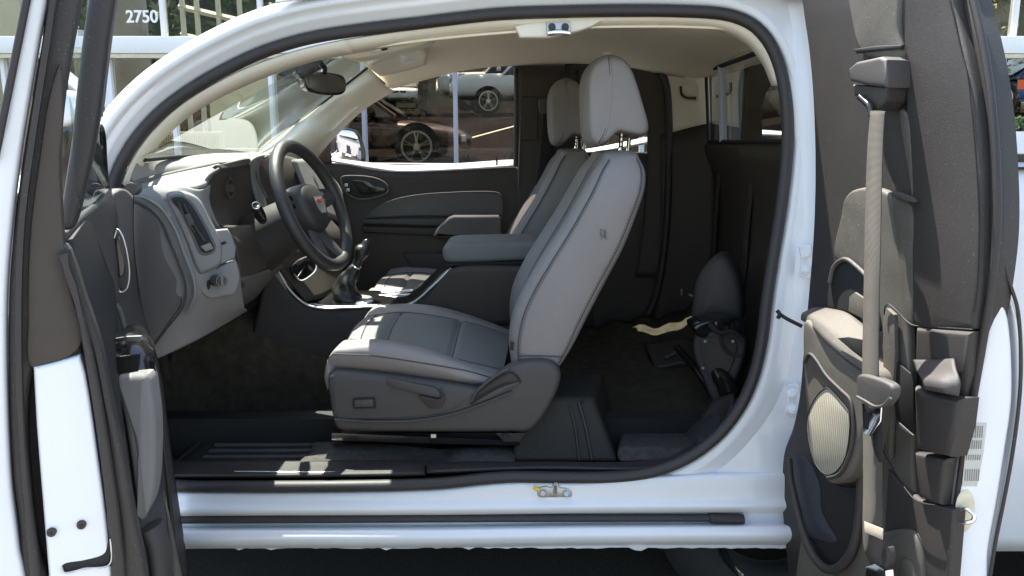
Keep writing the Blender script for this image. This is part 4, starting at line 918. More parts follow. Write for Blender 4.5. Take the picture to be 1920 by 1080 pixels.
# ================================================================== CONSOLE
con = empty('centre_console', (-.2,.8,.4), truck)
grid('console_side', [
    [(505,492,.70),(540,540,.70),(575,570,.70),(620,578,.70),(700,575,.70),(762,574,.70),(800,545,.70),(842,508,.70),(875,500,.70),(985,500,.70)],
    [(500,505,.69),(535,552,.69),(570,582,.69),(620,590,.69),(700,588,.69),(762,588,.69),(805,560,.69),(848,522,.69),(880,512,.69),(985,512,.69)],
    [(480,600,.68),(520,640,.68),(560,660,.68),(620,660,.68),(700,660,.68),(762,660,.68),(810,660,.68),(850,650,.68),(880,650,.68),(985,650,.68)],
    [(430,780,.70),(520,780,.70),(560,780,.70),(620,780,.70),(700,780,.70),(762,780,.70),(810,780,.70),(850,780,.70),(880,780,.70),(985,780,.70)]], 70, 20, M['plastic'], con, thick=.006)
grid('console_top', [
    [(505,492,.70),(540,540,.70),(575,570,.70),(620,578,.70),(700,575,.70),(762,574,.70),(800,545,.70),(842,508,.70),(875,500,.70),(985,500,.70)],
    [(515,480,.80),(550,525,.80),(585,555,.80),(625,562,.80),(700,561,.80),(765,560,.80),(803,532,.80),(842,498,.80),(875,492,.80),(985,492,.80)],
    [(525,470,.93),(560,512,.93),(590,538,.93),(640,546,.93),(700,546,.93),(770,545,.93),(808,518,.93),(843,488,.93),(875,484,.93),(985,484,.93)]], 70, 8, M['gloss'], con, thick=.006)
tube('console_rim', [(522,510,.695),(545,545,.692),(575,571,.692),(605,578,.692),(650,577,.692),(700,575,.692),(760,574,.692),(778,566,.692),(810,538,.692),(842,508,.692)], .0055, M['silver'], con, n=80, flat=.8)
tube('console_rim', [(668,549,.93),(720,547,.93),(770,545,.93),(790,538,.93),(818,516,.93)], .005, M['silver'], con, n=40)
tube('console_rim', [(660,556,.86),(720,554,.86),(780,552,.86)], .004, M['silver'], con, n=10)
grid('bin_side', [[(840,508,.67),(875,499,.67),(985,499,.67)],[(800,560,.675),(870,540,.672),(985,530,.67)],[(775,600,.68),(870,610,.68),(985,610,.68)]], 20, 10, M['darkin'], con, thick=.006)
ar = pad('armrest_lid', [(829,474),(833,462),(845,456),(870,454),(1000,452),(1010,455),(1010,485),(1000,488),(850,494),(834,489)], YP(.70), .22, .016, M['leather2'], con)
pad('lid_rim', [(838,494),(1000,489),(1000,497),(842,500)], YP(.705), .2, .003, M['black'], con, spline=False)
grid('bezel_ring', [[(690,574,.72),(700,565,.74),(695,556,.80),(676,553,.84)],[(665,574,.72),(668,568,.74),(668,562,.80),(664,556,.84)]], 14, 4, M['silver'], con, thick=.004)
# gear lever
gl = empty('gear_lever', (-.5,.8,.7), truck)
B = [P(650,568,.80), P(648,545,.80), P(652,525,.80), P(662,508,.80), P(668,498,.80)]
def blob(name, pts, rads, m, parent, wob=0, seg=24, n=26):
    path = cr(pts, n); rr = [q_.x for q_ in cr([Vector((r,0)) for r in rads], n)]
    V, F = tubemesh(path, rr, seg)
    if wob:
        for i in range(n):
            c = path[i]
            for k in range(seg):
                p = V[i*seg+k]; a = 2*math.pi*k/seg
                V[i*seg+k] = c+(p-c)*(1+wob*math.sin(3*a+i*.25)*math.sin(i*.55+2*math.sin(a))+wob*.5*math.sin(7*a+i*.4))
    return mk(name, V, F, m, parent, ang=180)
blob('gear_gaiter', B, [.052,.046,.034,.021,.0155], M['boot'], gl, wob=.16)
blob('gear_collar', [P(666,502,.80),P(671,490,.80),P(675,478,.80)], [.0165,.0155,.016], M['boot'], gl)
tube('silver_ring', [(664,500,.785),(668,503,.78),(674,503,.785),(677,500,.79)], .0025, M['silver'], gl, n=12)
blob('gear_knob', [P(673,484,.80),P(679,471,.80),P(685,462,.80),P(686,453,.80),P(685,449,.80)], [.018,.024,.027,.022,.008], M['boot'], gl, seg=18)

# ================================================================== DASHBOARD
da = empty('dashboard', (-.95,.8,.9), truck, label='grey dashboard with sun bleached top')
# top surface, sunlit
grid('dash_top', [
    [(252,306,.10),(330,296,.35),(400,291,.8),(480,288,1.40)],
    [(248,330,.10),(340,312,.28),(430,300,.6),(520,294,1.30)],
    [(247,343,.10),(335,324,.25),(410,309,.45),(530,300,1.2)]], 40, 12, M['grey'], da, thick=.012)
tube('dash_pad_edge', [(247,342,.10),(300,331,.18),(350,320,.28),(410,307,.45)], .009, M['greyd'], da, n=30, flat=.8)
grid('dash_shelf', [
    [(246,346,.105),(320,330,.20),(375,318,.28),(412,310,.42)],
    [(246,352,.10),(320,342,.17),(370,340,.19),(400,322,.24)],
    [(247,360,.095),(310,352,.14),(360,356,.15),(386,348,.17)]], 30, 10, M['grey'], da, thick=.01)
mk('dash_sun_block', *box(Vector((-.99,.78,.94)), (.26,1.26,.40)), M['black'], da)  # unseen filler added to stop sun leaking in through the dash
# body of the dash: near end turning into the face
grid('dash_body', [
    [(246,356,.10),(290,350,.12),(340,350,.13),(372,356,.15),(392,346,.20)],
    [(244,366,.098),(285,366,.105),(330,368,.11),(372,380,.14),(390,378,.20)],
    [(242,376,.10),(290,392,.095),(338,420,.10),(384,430,.14),(408,424,.20)],
    [(242,420,.10),(305,430,.095),(352,460,.10),(402,470,.14),(436,455,.22)],
    [(242,480,.10),(318,470,.095),(362,500,.10),(408,498,.14),(440,484,.22)],
    [(244,540,.10),(335,520,.098),(372,520,.10),(415,510,.14),(446,505,.22)],
    [(250,600,.105),(342,560,.10),(385,560,.12),(420,556,.16),(450,540,.24)],
    [(262,640,.11),(325,612,.11),(375,600,.14),(425,582,.2),(455,572,.28)],
    [(285,676,.115),(312,664,.12),(370,635,.16),(420,606,.25),(462,580,.35)]], 50, 60, M['grey'], da, thick=.01)
# end cap panel with its seam
pad('end_cap', [(243,379),(256,382),(275,394),(296,414),(312,446),(326,484),(340,516),(344,546),(338,574),(312,610),(288,640),(270,640),(256,600),(246,540),(243,460)], Plane(P(290,500,.088),(.10,-.99,0)), .008, .005, M['greyd'], da)
tube('cap_seam', [(243,375,.088),(262,381,.086),(284,396,.086),(303,418,.085),(318,453,.084),(334,492,.084),(347,530,.084),(348,556,.085),(340,580,.086),(314,614,.090),(288,648,.095)], .003, M['seam'], da, n=60, seg=6)
tube('cap_bead', [(247,366,.092),(275,372,.086),(305,392,.082),(330,430,.080),(348,478,.078),(364,522,.078),(366,556,.08),(352,590,.088)], .007, M['grey'], da, n=60, flat=.45)
# vent
vp = Plane(P(360,430,.09), (.35,-.93,.05))
vh = pad('vent_housing', [(312,362),(345,359),(372,372),(392,408),(412,448),(416,470),(412,496),(388,510),(376,514),(366,500),(352,460),(332,412),(316,380)], vp, .03, .010, M['grey'], da)
pad('vent_frame', [(318,370),(344,366),(360,378),(380,410),(398,444),(405,464),(400,474),(384,479),(373,474),(358,440),(338,398)], vp, .006, .003, M['greyd'], vh, off=.004)
pad('vent_opening_shade', [(322,373),(342,370),(357,382),(376,412),(394,447),(401,464),(397,471),(386,474),(377,470),(362,438),(342,398)], vp, .002, .0005, M['black'], vh, off=.0062)  # darkness inside the vent, painted as a black plate
for k, (ax_, ay, bx_, by) in enumerate(((334,378,366,436),(345,382,384,452))):
    tube('vent_vane', [vp.hit(ax_,ay,.010),vp.hit((ax_+bx_)/2-3,(ay+by)/2,.010),vp.hit(bx_,by,.010)], .0035, M['plastic2'], vh, n=14, flat=.5, world=True)
pad('vent_slider', [(346,402),(356,400),(364,416),(362,422),(354,424)], vp, .006, .002, M['plastic2'], vh, off=.016, spline=False)
pad('vent_floor', [(376,462),(394,455),(400,466),(386,472)], vp, .003, .001, M['grey'], vh, off=.0085, spline=False)
# coin drawer and switch panel
pad('coin_drawer', [(399,434),(404,431),(428,429),(434,440),(443,462),(442,482),(438,485),(414,497),(410,470)], Plane(P(420,460,.13),(.55,-.83,.05)), .02, .006, M['grey'], da, spline=False)
pad('drawer_slot_shade', [(410,456),(422,452),(426,456),(412,461)], Plane(P(420,460,.13),(.55,-.83,.05)), .002, .0005, M['black'], da, off=.002, spline=False)  # no real slot; its shade is a thin black plate
pad('switch_panel', [(371,518),(400,506),(439,489),(447,505),(450,520),(446,540),(438,553),(420,556),(395,560),(378,548)], Plane(P(410,525,.125),(.5,-.86,.05)), .02, .006, M['grey'], da)
kn = mk('light_knob', *cyl(P(405,526,.115), P(416,526,.085), .0165, .0155, 24), M['gloss'], da)
mk('knob_face', *cyl(P(414.5,526,.087), P(416.3,526,.083), .0120, .011, 24), M['plastic2'], kn)
mk('knob_grip', *box(P(417,526,.082), (.004,.012,.022)), M['silver'], kn)
pad('dimmer_wheel', [(388,523),(393,526),(395,536),(391,544),(388,536)], Plane(P(410,525,.125),(.5,-.86,.05)), .004, .001, M['black'], da, off=.004)
# gauge cluster: recessed dark bowl under a hood
cl = Plane(P(425,370,.34), (.93,-.36,.10))
gauge = grid('gauge_bowl', [
    [(384,352,.20),(392,330,.22),(412,316,.30),(440,308,.40),(462,304,.52),(470,312,.60)],
    [(392,356,.24),(402,338,.26),(420,326,.33),(442,318,.42),(462,318,.54),(474,335,.62)],
    [(388,390,.22),(405,385,.30),(425,380,.36),(445,374,.44),(466,368,.55),(482,376,.62)],
    [(396,408,.20),(410,412,.26),(430,412,.34),(450,410,.44),(470,402,.55),(488,402,.62)],
    [(408,424,.20),(415,426,.24),(432,426,.32),(452,426,.42),(474,420,.54),(494,420,.60)]], 30, 24, M['darkin'], da, thick=.006)
tube('bowl_rim', [(411,317,.21),(392,330,.19),(383,350,.18),(384,380,.18),(392,402,.18),(404,422,.18),(416,432,.2)], .0045, M['greyd'], da, n=40)
mk('dial', *tubemesh([P(431,353,.36)+Vector((.0*math.cos(a),.028*math.cos(a),.028*math.sin(a))) for a in [k*math.pi/14 for k in range(28)]], .003, 6, closed=True), M['plastic2'], gauge)
mk('dial_hub', *cyl(P(431,353,.37), P(433,353,.365), .012), M['darkin'], gauge)
grid('hood_lip', [[(400,312,.24),(430,304,.34),(459,297,.46),(466,297,.5)],[(412,318,.26),(436,314,.36),(458,308,.47),(466,303,.5)]], 16, 6, M['greyd'], da, thick=.012)
# column surround below the cluster, dark
grid('knee_panel', [
    [(412,424,.20),(440,424,.28),(480,420,.42),(520,400,.60)],
    [(436,450,.20),(460,450,.30),(500,455,.42),(550,455,.60)],
    [(446,500,.22),(470,500,.30),(505,490,.42),(560,478,.60)],
    [(450,540,.24),(465,528,.32),(495,512,.45),(550,488,.62)]], 24, 20, M['darkin'], da, thick=.01)
grid('knee_wing', [
    [(448,520,.22),(480,512,.34),(515,500,.46),(548,484,.60)],
    [(440,560,.24),(468,548,.36),(500,526,.48),(530,498,.62)],
    [(420,590,.24),(445,578,.38),(478,556,.50),(515,510,.66)]], 20, 12, M['greyd'], da, thick=.008)
# divider + centre stack with chrome rings, screen, lower controls
grid('stack_fascia', [
    [(474,300,.66),(495,292,.78),(520,290,.95),(560,300,1.15)],
    [(476,340,.64),(500,330,.74),(540,330,.95),(590,336,1.15)],
    [(486,392,.64),(515,392,.74),(560,400,.95),(610,400,1.15)],
    [(505,440,.66),(540,440,.76),(590,440,.95),(640,440,1.15)],
    [(522,500,.68),(560,490,.78),(600,480,.95),(640,480,1.1)],
    [(575,565,.70),(600,560,.78),(625,548,.93),(640,545,1.0)]], 30, 30, M['darkin'], da, thick=.01)
grid('stack_divider', [[(466,302,.57),(478,294,.62),(494,290,.70)],[(468,330,.58),(474,330,.6),(482,320,.64)],[(482,380,.58),(487,378,.6),(494,374,.64)],[(494,420,.58),(498,418,.6),(505,412,.62)]], 10, 20, M['grey'], da, thick=.012)
grid('side_face', [[(548,300,1.0),(580,300,1.2),(612,322,1.42)],[(560,330,1.0),(600,345,1.2),(640,360,1.42)],[(590,400,1.0),(625,410,1.2),(655,430,1.42)]], 14, 14, M['grey'], da, thick=.012)
tube('stack_rim', [(500,372,.60),(488,345,.60),(480,318,.62),(484,302,.66),(500,294,.72)], .004, M['greyd'], da, n=30)
for (a_, b_) in (((548,505),(560,488)),((560,512),(585,500))):
    pass
pad('control_row', [(546,502),(580,482),(592,500),(586,512),(562,526)], Plane(P(570,505,.74),(.8,-.58,.1)), .01, .003, M['gloss'], da)
tube('control_rim', [(548,500,.72),(580,481,.76),(593,498,.75),(588,512,.73),(563,526,.70)], .003, M['silver'], da, n=30, closed=True, seg=6)
# stalk, shroud and wheel
stw = empty('steering_wheel', (-.6,.42,1.1), truck)
n_tilt = R(20)
t_ = Vector((-math.sin(n_tilt),0,math.cos(n_tilt))); a_ = Vector((.16,.987,0)).normalized(); wc = P(588,386,.42)
ax = a_.cross(t_).normalized()
if ax.x < 0: ax = -ax
wp = [wc+a_*(.186*math.cos(k*2*math.pi/64))+t_*(.184*math.sin(k*2*math.pi/64)) for k in range(64)]
v, f = tubemesh(wp, .0185, 16, closed=True); mk('wheel_rim', v, f, M['wheelr'], stw, ang=180)
def wl(u, v_, d): return wc+a_*u+t_*v_+ax*d
def spoke(name, pts, rads, m):
    path = cr([wl(*p) for p in pts], 14); rr = [q_.x for q_ in cr([Vector((r,0)) for r in rads], 14)]
    V, F = tubemesh(path, rr, 12, flat=.45, updir=ax); mk(name, V, F, m, stw, ang=180)
spoke('spoke', [(-.045,.01,-.03),(-.10,.02,-.025),(-.182,.02,0)], [.05,.03,.022], M['plastic2'])
spoke('spoke', [(.045,.01,-.03),(.10,.02,-.025),(.182,.02,0)], [.05,.03,.022], M['plastic2'])
spoke('spoke', [(.0,-.04,-.03),(.03,-.10,-.02),(.055,-.17,0)], [.04,.03,.02], M['plastic2'])
spoke('spoke', [(.0,-.04,-.03),(-.03,-.10,-.02),(-.055,-.17,0)], [.04,.03,.02], M['plastic2'])
hubrings = []
hubo = [(-.075,.035),(-.05,.062),(0,.07),(.05,.062),(.075,.035),(.07,-.02),(.045,-.065),(0,-.08),(-.045,-.065),(-.07,-.02)]
hq = cr([Vector(p) for p in hubo], 40, True)
for s_, d_ in ((1.0,-.06),(1.03,-.03),(1.0,-.005),(.9,.008),(.7,.015),(.35,.019),(.05,.02)): hubrings.append([wl(p.x*s_, p.y*s_, d_) for p in hq])
loft('airbag_cover', hubrings, M['wheelr'], stw, ang=180)
hp_ = Plane(wl(0,0,.021), ax)
bd = [(-.028,.022),(.028,.022),(.024,-.012),(.014,-.028),(-.014,-.028),(-.024,-.012)]
def wpad(name, pts, d0, d1, m):
    V = [wl(u,v_,d0) for u,v_ in pts]+[wl(u,v_,d1) for u,v_ in pts]; n_ = len(pts)
    F = [tuple(range(n_))[::-1], tuple(range(n_,2*n_))]+[(i,(i+1)%n_,n_+(i+1)%n_,n_+i) for i in range(n_)]
    return mk(name, V, F, m, stw, smooth=False)
wpad('badge_frame', [(x*1.1,y*1.1) for x,y in bd], .012, .0215, M['plastic2'])
wpad('badge_plate', bd, .0215, .0235, M['silver'])
t = bpy.data.curves.new('badge_letters','FONT'); t.body = 'GMC'; t.size = .017; t.extrude = .001; t.align_x = 'CENTER'; t.align_y = 'CENTER'; t.offset = .0009
to = bpy.data.objects.new('badge_letters', t); C.objects.link(to); t.materials.append(M['badgered'])
xa = -a_ if a_.cross(t_).dot(ax) < 0 else a_
to.matrix_world = Matrix(((xa.x,t_.x,ax.x,0),(xa.y,t_.y,ax.y,0),(xa.z,t_.z,ax.z,0),(0,0,0,1))); to.location = wl(0,.008,.0245)
mwl = to.matrix_world.copy(); to.parent = stw; to.matrix_parent_inverse = base_of(stw).inverted(); tomesh(to)
for u_ in (-.115,.115):
    for k_ in (-1,1):
        V_ = [wl(u_+dx,.022+k_*.011+dz,d_) for d_ in (-.012,-.006) for dx,dz in ((-.013,-.007),(.013,-.007),(.013,.007),(-.013,.007))]
        mk('spoke_button', V_, [(0,1,2,3),(4,5,6,7),(0,1,5,4),(1,2,6,5),(2,3,7,6),(3,0,4,7)], M['gloss'], stw, smooth=False)
blob('column_shroud', [wl(0,-.02,-.04), wl(0,-.03,-.12), wl(0,-.05,-.22), wl(0,-.08,-.32)], [.07,.085,.09,.08], M['plastic'], stw)
blob('wiper_stalk', [P(492,412,.30), P(488,404,.27), P(484,392,.25), P(482,386,.245)], [.013,.014,.0155,.012], M['gloss'], stw, seg=16)
mk('stalk_ring', *tubemesh([P(480,385,.232)+Vector((.009*math.cos(a),.004*math.cos(a),.009*math.sin(a))) for a in [k*math.pi/10 for k in range(20)]], .0015, 6, closed=True), M['silver'], stw)
pad('brake_pedal', [(292,660),(308,664),(320,712),(306,716)], YP(.35), .02, .004, M['mat_'], truck, spline=False)
# front floor mat: its own thing
fmz = .392
def fl(x, y, z=fmz): return Vector((x,y,z))
fmo = empty('floor_mat', (-.6,.33,fmz), label='black ribbed rubber floor mat in the near footwell', category='floor mat')
grid('mat_body', [[fl(-.95,.14),fl(-.6,.13),fl(-.36,.14)],[fl(-.95,.4),fl(-.6,.4),fl(-.36,.4)],[fl(-.92,.6),fl(-.6,.6),fl(-.4,.6)]], 16, 10, M['mat_'], fmo, thick=.008, world=True)
for k in range(9):
    y = .18+k*.045
    tube('mat_rib', [fl(-.88,y,fmz+.006),fl(-.5,y,fmz+.007)], .007, M['plastic2'], fmo, n=3, spline=False, world=True)
tube('mat_edge', [fl(-.94,.14,fmz+.008),fl(-.38,.14,fmz+.008),fl(-.42,.6,fmz+.008),fl(-.92,.6,fmz+.008)], .008, M['mat_'], fmo, n=4, spline=False, closed=True, world=True)
tube('mat_edge', [fl(-.47,.16,fmz+.008),fl(-.50,.58,fmz+.008)], .007, M['mat_'], fmo, n=4, spline=False, world=True)

# ================================================================== REAR ACCESS DOOR (open, right)
rd = empty('rear_access_door', (.74,-.02,.4), truck, label='open rear access door with black trim, hanging belt and mesh speaker')
RP = Plane((.705,-.03,1.0), (-.97,-.243,0))     # trim plane: hinge edge far, free edge towards the camera
# make its direction match: hinge px 1505 at y=-.03, free edge px 1862 at y=-.56
h0 = P(1508,500,-.03); h1 = P(1862,500,-.56); dd = (h1-h0); dd.z = 0; dd.normalize()
RP = Plane(h0, Vector((dd.y, -dd.x, 0)))
if RP.n.dot(CAM-h0) < 0: RP = Plane(h0, -RP.n)
def rpad(name, pts, off, th, r, m, parent=rd, **kw): return pad(name, pts, RP, th, r, m, parent, off=off, **kw)
shell = [(1497,-60),(1503,20),(1514,100),(1522,200),(1525,330),(1521,450),(1512,560),(1503,660),(1496,740),(1484,800),(1467,850),(1463,930),(1468,1000),(1478,1100),(1480,1130),(1778,1130),(1790,1000),(1806,880),(1824,740),(1842,640),(1860,540),(1872,430),(1870,310),(1860,190),(1843,90),(1820,0),(1805,-60)]
rpad('trim_shell', shell, 0, .05, .012, M['plastic'], n=220)
# raised front pillar column (big dark field) and its edge
rpad('pillar_field', [(1684,-50),(1780,-50),(1790,20),(1812,110),(1828,200),(1836,300),(1838,420),(1834,540),(1826,600),(1822,618),(1712,610),(1706,560),(1704,400),(1696,200),(1690,60)], .022, .03, .010, M['plastic'], n=160)
tube('pillar_seam', [RP.hit(x,y,.024) for x,y in ((1781,0),(1796,70),(1815,150),(1826,250),(1832,330),(1836,420),(1832,540),(1826,585))], .0015, M['black'], rd, n=50, seg=6, world=True)
tube('edge_bead', [RP.hit(x,y,.004) for x,y in ((1820,-20),(1842,80),(1858,180),(1868,300),(1870,420),(1859,540),(1841,650),(1822,760),(1804,880),(1788,1000),(1778,1100))], .007, M['seal'], rd, n=70, world=True)
# belt guide cover column
rpad('belt_column', [(1588,-50),(1680,-50),(1684,60),(1690,110),(1640,112),(1612,100),(1596,50)], .03, .04, .010, M['dustyplastic'])
rpad('recess_shadow', [(1612,92),(1688,88),(1694,180),(1705,300),(1712,372),(1700,380),(1668,330),(1650,240),(1622,160)], .012, .01, .003, M['plastic'])
rpad('column_ledge', [(1600,92),(1640,86),(1690,84),(1688,92),(1640,96),(1604,100)], .034, .01, .003, M['black'], spline=False)
dg = rpad('belt_anchor', [(1590,128),(1604,116),(1650,106),(1660,112),(1662,150),(1660,164),(1624,160),(1592,152)], .075, .06, .007, M['plastic2'], spline=False)
rpad('anchor_base', [(1597,158),(1662,162),(1658,190),(1645,208),(1634,206),(1622,184),(1600,180)], .065, .05, .006, M['plastic'], spline=False)
tube('anchor_loop', [RP.hit(1612,182,.075),RP.hit(1630,200,.078),RP.hit(1634,216,.078)], .006, M['gloss'], rd, n=12, world=True)
rpad('side_sliver', [(1686,206),(1700,214),(1708,300),(1710,370),(1702,320),(1692,260)], .024, .008, .002, M['dustyplastic'])
rpad('ledge_glint', [(1672,358),(1710,372),(1712,380),(1690,376),(1670,366)], .035, .012, .003, M['plastic2'])
rpad('dusty_field', [(1672,372),(1706,384),(1708,480),(1708,610),(1700,612),(1690,560),(1680,450)], .026, .014, .004, M['dustyplastic'])
# dusty pull pocket panel left of webbing
rpad('pull_panel', [(1562,478),(1576,400),(1582,372),(1598,356),(1640,352),(1672,372),(1684,450),(1700,580),(1708,760),(1712,900),(1715,1000),(1640,1000),(1636,700),(1600,560),(1590,510)], .022, .02, .008, M['dustyplastic'], n=120)
rpad('cup_shade', [(1552,580),(1556,520),(1566,496),(1586,488),(1622,512),(1640,560),(1650,620),(1620,600),(1580,585)], .026, .006, .003, M['black'])  # shade inside the cup, laid on as a black plate
tube('cup_edge', [RP.hit(x,y,.03) for x,y in ((1556,530),(1564,500),(1584,486),(1606,500),(1630,524))], .005, M['plastic2'], rd, n=24, world=True)
rpad('dusty_wedge', [(1590,584),(1592,556),(1602,548),(1630,566),(1640,610),(1620,600)], .032, .008, .002, M['dustyplastic'], spline=False)
# armrest block with lit top
def RW3(px, py, off): return RP.hit(px, py, off)
grid('armrest_top', [
    [RW3(1506,588,.028),RW3(1530,578,.03),RW3(1560,581,.03),RW3(1588,588,.03),RW3(1622,612,.03)],
    [RW3(1504,592,.055),RW3(1522,596,.075),RW3(1550,610,.08),RW3(1588,640,.08),RW3(1624,668,.08)],
    [RW3(1504,600,.06),RW3(1522,612,.085),RW3(1548,640,.095),RW3(1586,672,.095),RW3(1622,698,.095)]], 24, 10, M['dustyplastic'], rd, thick=.006, world=True)
rpad('armrest_face', [(1504,606),(1512,600),(1545,638),(1590,678),(1625,706),(1626,760),(1622,800),(1598,880),(1575,905),(1552,905),(1530,870),(1514,800),(1505,700)], .092, .08, .010, M['dustyplastic'])
rpad('grab_hole_shade', [(1570,634),(1590,632),(1622,638),(1622,676),(1600,660)], .1, .003, .001, M['black'], spline=False)  # shade of the hole painted on as a black plate
tube('face_crease', [RW3(x,y,.095) for x,y in ((1508,680),(1517,664),(1528,672),(1550,705),(1580,735),(1594,750),(1600,790),(1598,830),(1588,865),(1572,890),(1552,896))], .004, M['plastic'], rd, n=50, world=True)
# speaker mesh
def speakermat():
    m = bpy.data.materials.new('speaker_mesh'); m.use_nodes = True; t = m.node_tree; b = t.nodes['Principled BSDF']
    tc = t.nodes.new('ShaderNodeTexCoord'); v = t.nodes.new('ShaderNodeTexVoronoi'); v.inputs['Scale'].default_value = 700; v.inputs['Randomness'].default_value = 0.1
    r = t.nodes.new('ShaderNodeValToRGB'); r.color_ramp.elements[0].position = .35; r.color_ramp.elements[1].position = .45
    r.color_ramp.elements[0].color = (.03,.028,.025,1); r.color_ramp.elements[1].color = (.36,.33,.26,1)
    t.links.new(tc.outputs['Object'], v.inputs['Vector']); t.links.new(v.outputs['Distance'], r.inputs[0]); t.links.new(r.outputs[0], b.inputs['Base Color']); b.inputs['Roughness'].default_value = .6
    return m
rpad('speaker_grille', [(1512,800),(1516,775),(1530,745),(1546,729),(1556,730),(1580,757),(1592,775),(1593,810),(1586,855),(1572,880),(1554,890),(1538,882),(1520,850)], .0955, .004, .002, speakermat())
tube('speaker_rim', [RW3(x,y,.095) for x,y in ((1512,800),(1516,775),(1530,745),(1546,729),(1556,730),(1580,757),(1592,775),(1593,810),(1586,855),(1572,880),(1554,890),(1538,882),(1520,850))], .0018, M['black'], rd, n=60, closed=True, seg=6, world=True)
# lower map pocket
rpad('pocket_shade', [(1480,880),(1484,860),(1500,856),(1530,880),(1560,905),(1600,915),(1612,900),(1612,960),(1602,1020),(1580,1052),(1560,1066),(1545,1062),(1530,1040),(1500,970),(1486,920)], .03, .006, .002, M['black'])  # dark of the pocket put on as a black plate, surface stays closed
rpad('pocket_liner', [(1484,862),(1500,856),(1515,862),(1536,910),(1540,960),(1568,1014),(1530,1010),(1508,1000),(1490,940)], .033, .003, .001, mat('blue_black_plastic', (.03,.032,.042), .5))
tube('pocket_lip', [RW3(x,y,.05) for x,y in ((1478,858),(1480,890),(1490,940),(1506,1000),(1524,1040),(1545,1064),(1562,1068),(1584,1054),(1602,1020),(1612,960),(1616,880))], .010, M['plastic'], rd, n=60, world=True)
rpad('lower_trim', [(1500,1010),(1512,1012),(1535,1060),(1556,1072),(1580,1062),(1600,1040),(1614,980),(1625,1000),(1712,1000),(1716,1130),(1495,1130)], .04, .03, .008, M['dustyplastic'], n=100)
# handle column at the right
rpad('handle_upper', [(1714,614),(1820,622),(1812,700),(1800,748),(1782,745),(1722,716),(1712,680)], .028, .03, .012, M['plastic'], spline=False)
hv = grid('handle_scoop', [
    [RW3(1714,676,.03),RW3(1750,676,.032),RW3(1790,674,.032)],
    [RW3(1722,700,.05),RW3(1756,700,.055),RW3(1792,690,.05)],
    [RW3(1732,716,.07),RW3(1766,718,.075),RW3(1800,716,.06)],
    [RW3(1736,730,.07),RW3(1768,736,.075),RW3(1798,742,.06)]], 16, 12, M['plastic2'], rd, thick=.006, world=True)
rpad('handle_column', [(1710,724),(1734,738),(1798,748),(1792,800),(1776,858),(1714,842)], .058, .05, .013, M['plastic'], spline=False)
rpad('handle_gap_shade', [(1672,670),(1680,678),(1706,700),(1712,720),(1712,812),(1700,806),(1682,792),(1674,740)], .03, .004, .001, M['black'], spline=False)  # shaded gap by the handle, drawn as a black plate
rpad('void_glint', [(1680,788),(1692,798),(1712,816),(1710,820),(1690,806)], .036, .003, .001, M['plastic2'], spline=False)
rpad('handle_foot', [(1712,848),(1774,860),(1770,880),(1762,948),(1738,942),(1720,930),(1716,890)], .038, .03, .010, M['plastic'], spline=False)
rpad('kick_panel', [(1664,880),(1690,910),(1720,936),(1788,955),(1774,1130),(1655,1130),(1658,960)], .03, .03, .006, M['plastic'], spline=False)
tube('kick_seam', [RW3(x,y,.045) for x,y in ((1652,838),(1668,868),(1690,905),(1712,934),(1732,944),(1757,948))], .0015, M['black'], rd, n=30, seg=6, world=True)
tube('upper_seam', [RW3(x,y,.040) for x,y in ((1658,590),(1660,574),(1668,571),(1700,602),(1713,610),(1760,614),(1824,618))], .0015, M['black'], rd, n=40, seg=6, world=True)
rpad('dusty_strip', [(1655,594),(1662,578),(1676,590),(1678,660),(1672,760),(1668,860),(1656,840)], .036, .01, .002, M['dustyplastic'], spline=False)
rpad('dusty_patch', [(1684,1080),(1690,1050),(1706,1052),(1716,1090),(1716,1130),(1684,1130)], .045, .01, .003, M['dustyplastic'])
# the belt
def web(name, L_, R2, off, m, n=60):
    A = cr([RP.hit(x,y,o) for x,y,o in L_], n); B = cr([RP.hit(x,y,o) for x,y,o in R2], n)
    V = A+B; F = [(i,i+1,n+i+1,n+i) for i in range(n-1)]
    o = mk(name, V, F, m, rd); s = o.modifiers.new('s','SOLIDIFY'); s.thickness = .0022; return o
web('belt_webbing', [(1634,208,.082),(1628,280,.09),(1624,400,.105),(1622,500,.115),(1620,600,.12),(1618,712,.125)], [(1660,208,.085),(1656,280,.093),(1653,400,.108),(1651,500,.118),(1649,600,.123),(1648,712,.128)], 0, M['web'])
web('belt_webbing', [(1619,760,.12),(1620,840,.118),(1620,920,.115),(1619,990,.11),(1622,1030,.1),(1634,1062,.09)], [(1652,764,.122),(1654,840,.12),(1654,920,.117),(1655,990,.112),(1656,1030,.1),(1652,1062,.09)], 0, M['web'])
web('belt_webbing', [(1638,770,.126),(1640,840,.122),(1650,866,.12)], [(1654,770,.128),(1655,840,.124),(1655,866,.12)], 0, M['webdark'], 12)
bt = rpad('belt_tongue', [(1605,708),(1612,702),(1640,708),(1668,720),(1674,730),(1670,748),(1655,763),(1640,764),(1622,756),(1608,748)], .14, .02, .006, M['plastic2'])
rpad('tongue_blade', [(1616,756),(1630,760),(1652,764),(1650,790),(1632,818),(1618,812)], .135, .003, .001, M['chrome'], bt, spline=False)
rpad('tongue_slot_shade', [(1620,772),(1628,774),(1626,806),(1620,804)], .1365, .001, .0003, M['black'], bt, spline=False)  # dark of the slot painted on the blade
tube('tongue_edge', [RW3(x,y,.142) for x,y in ((1607,744),(1622,752),(1640,762),(1656,760),(1670,746))], .003, M['plastic2'], rd, n=20, world=True)
rpad('belt_stitching', [(1620,978),(1655,992),(1654,1012),(1621,998)], .1185, .002, .0005, mat('pale_thread', (.5,.42,.33), .9, bump=1, bscale=500), spline=False)
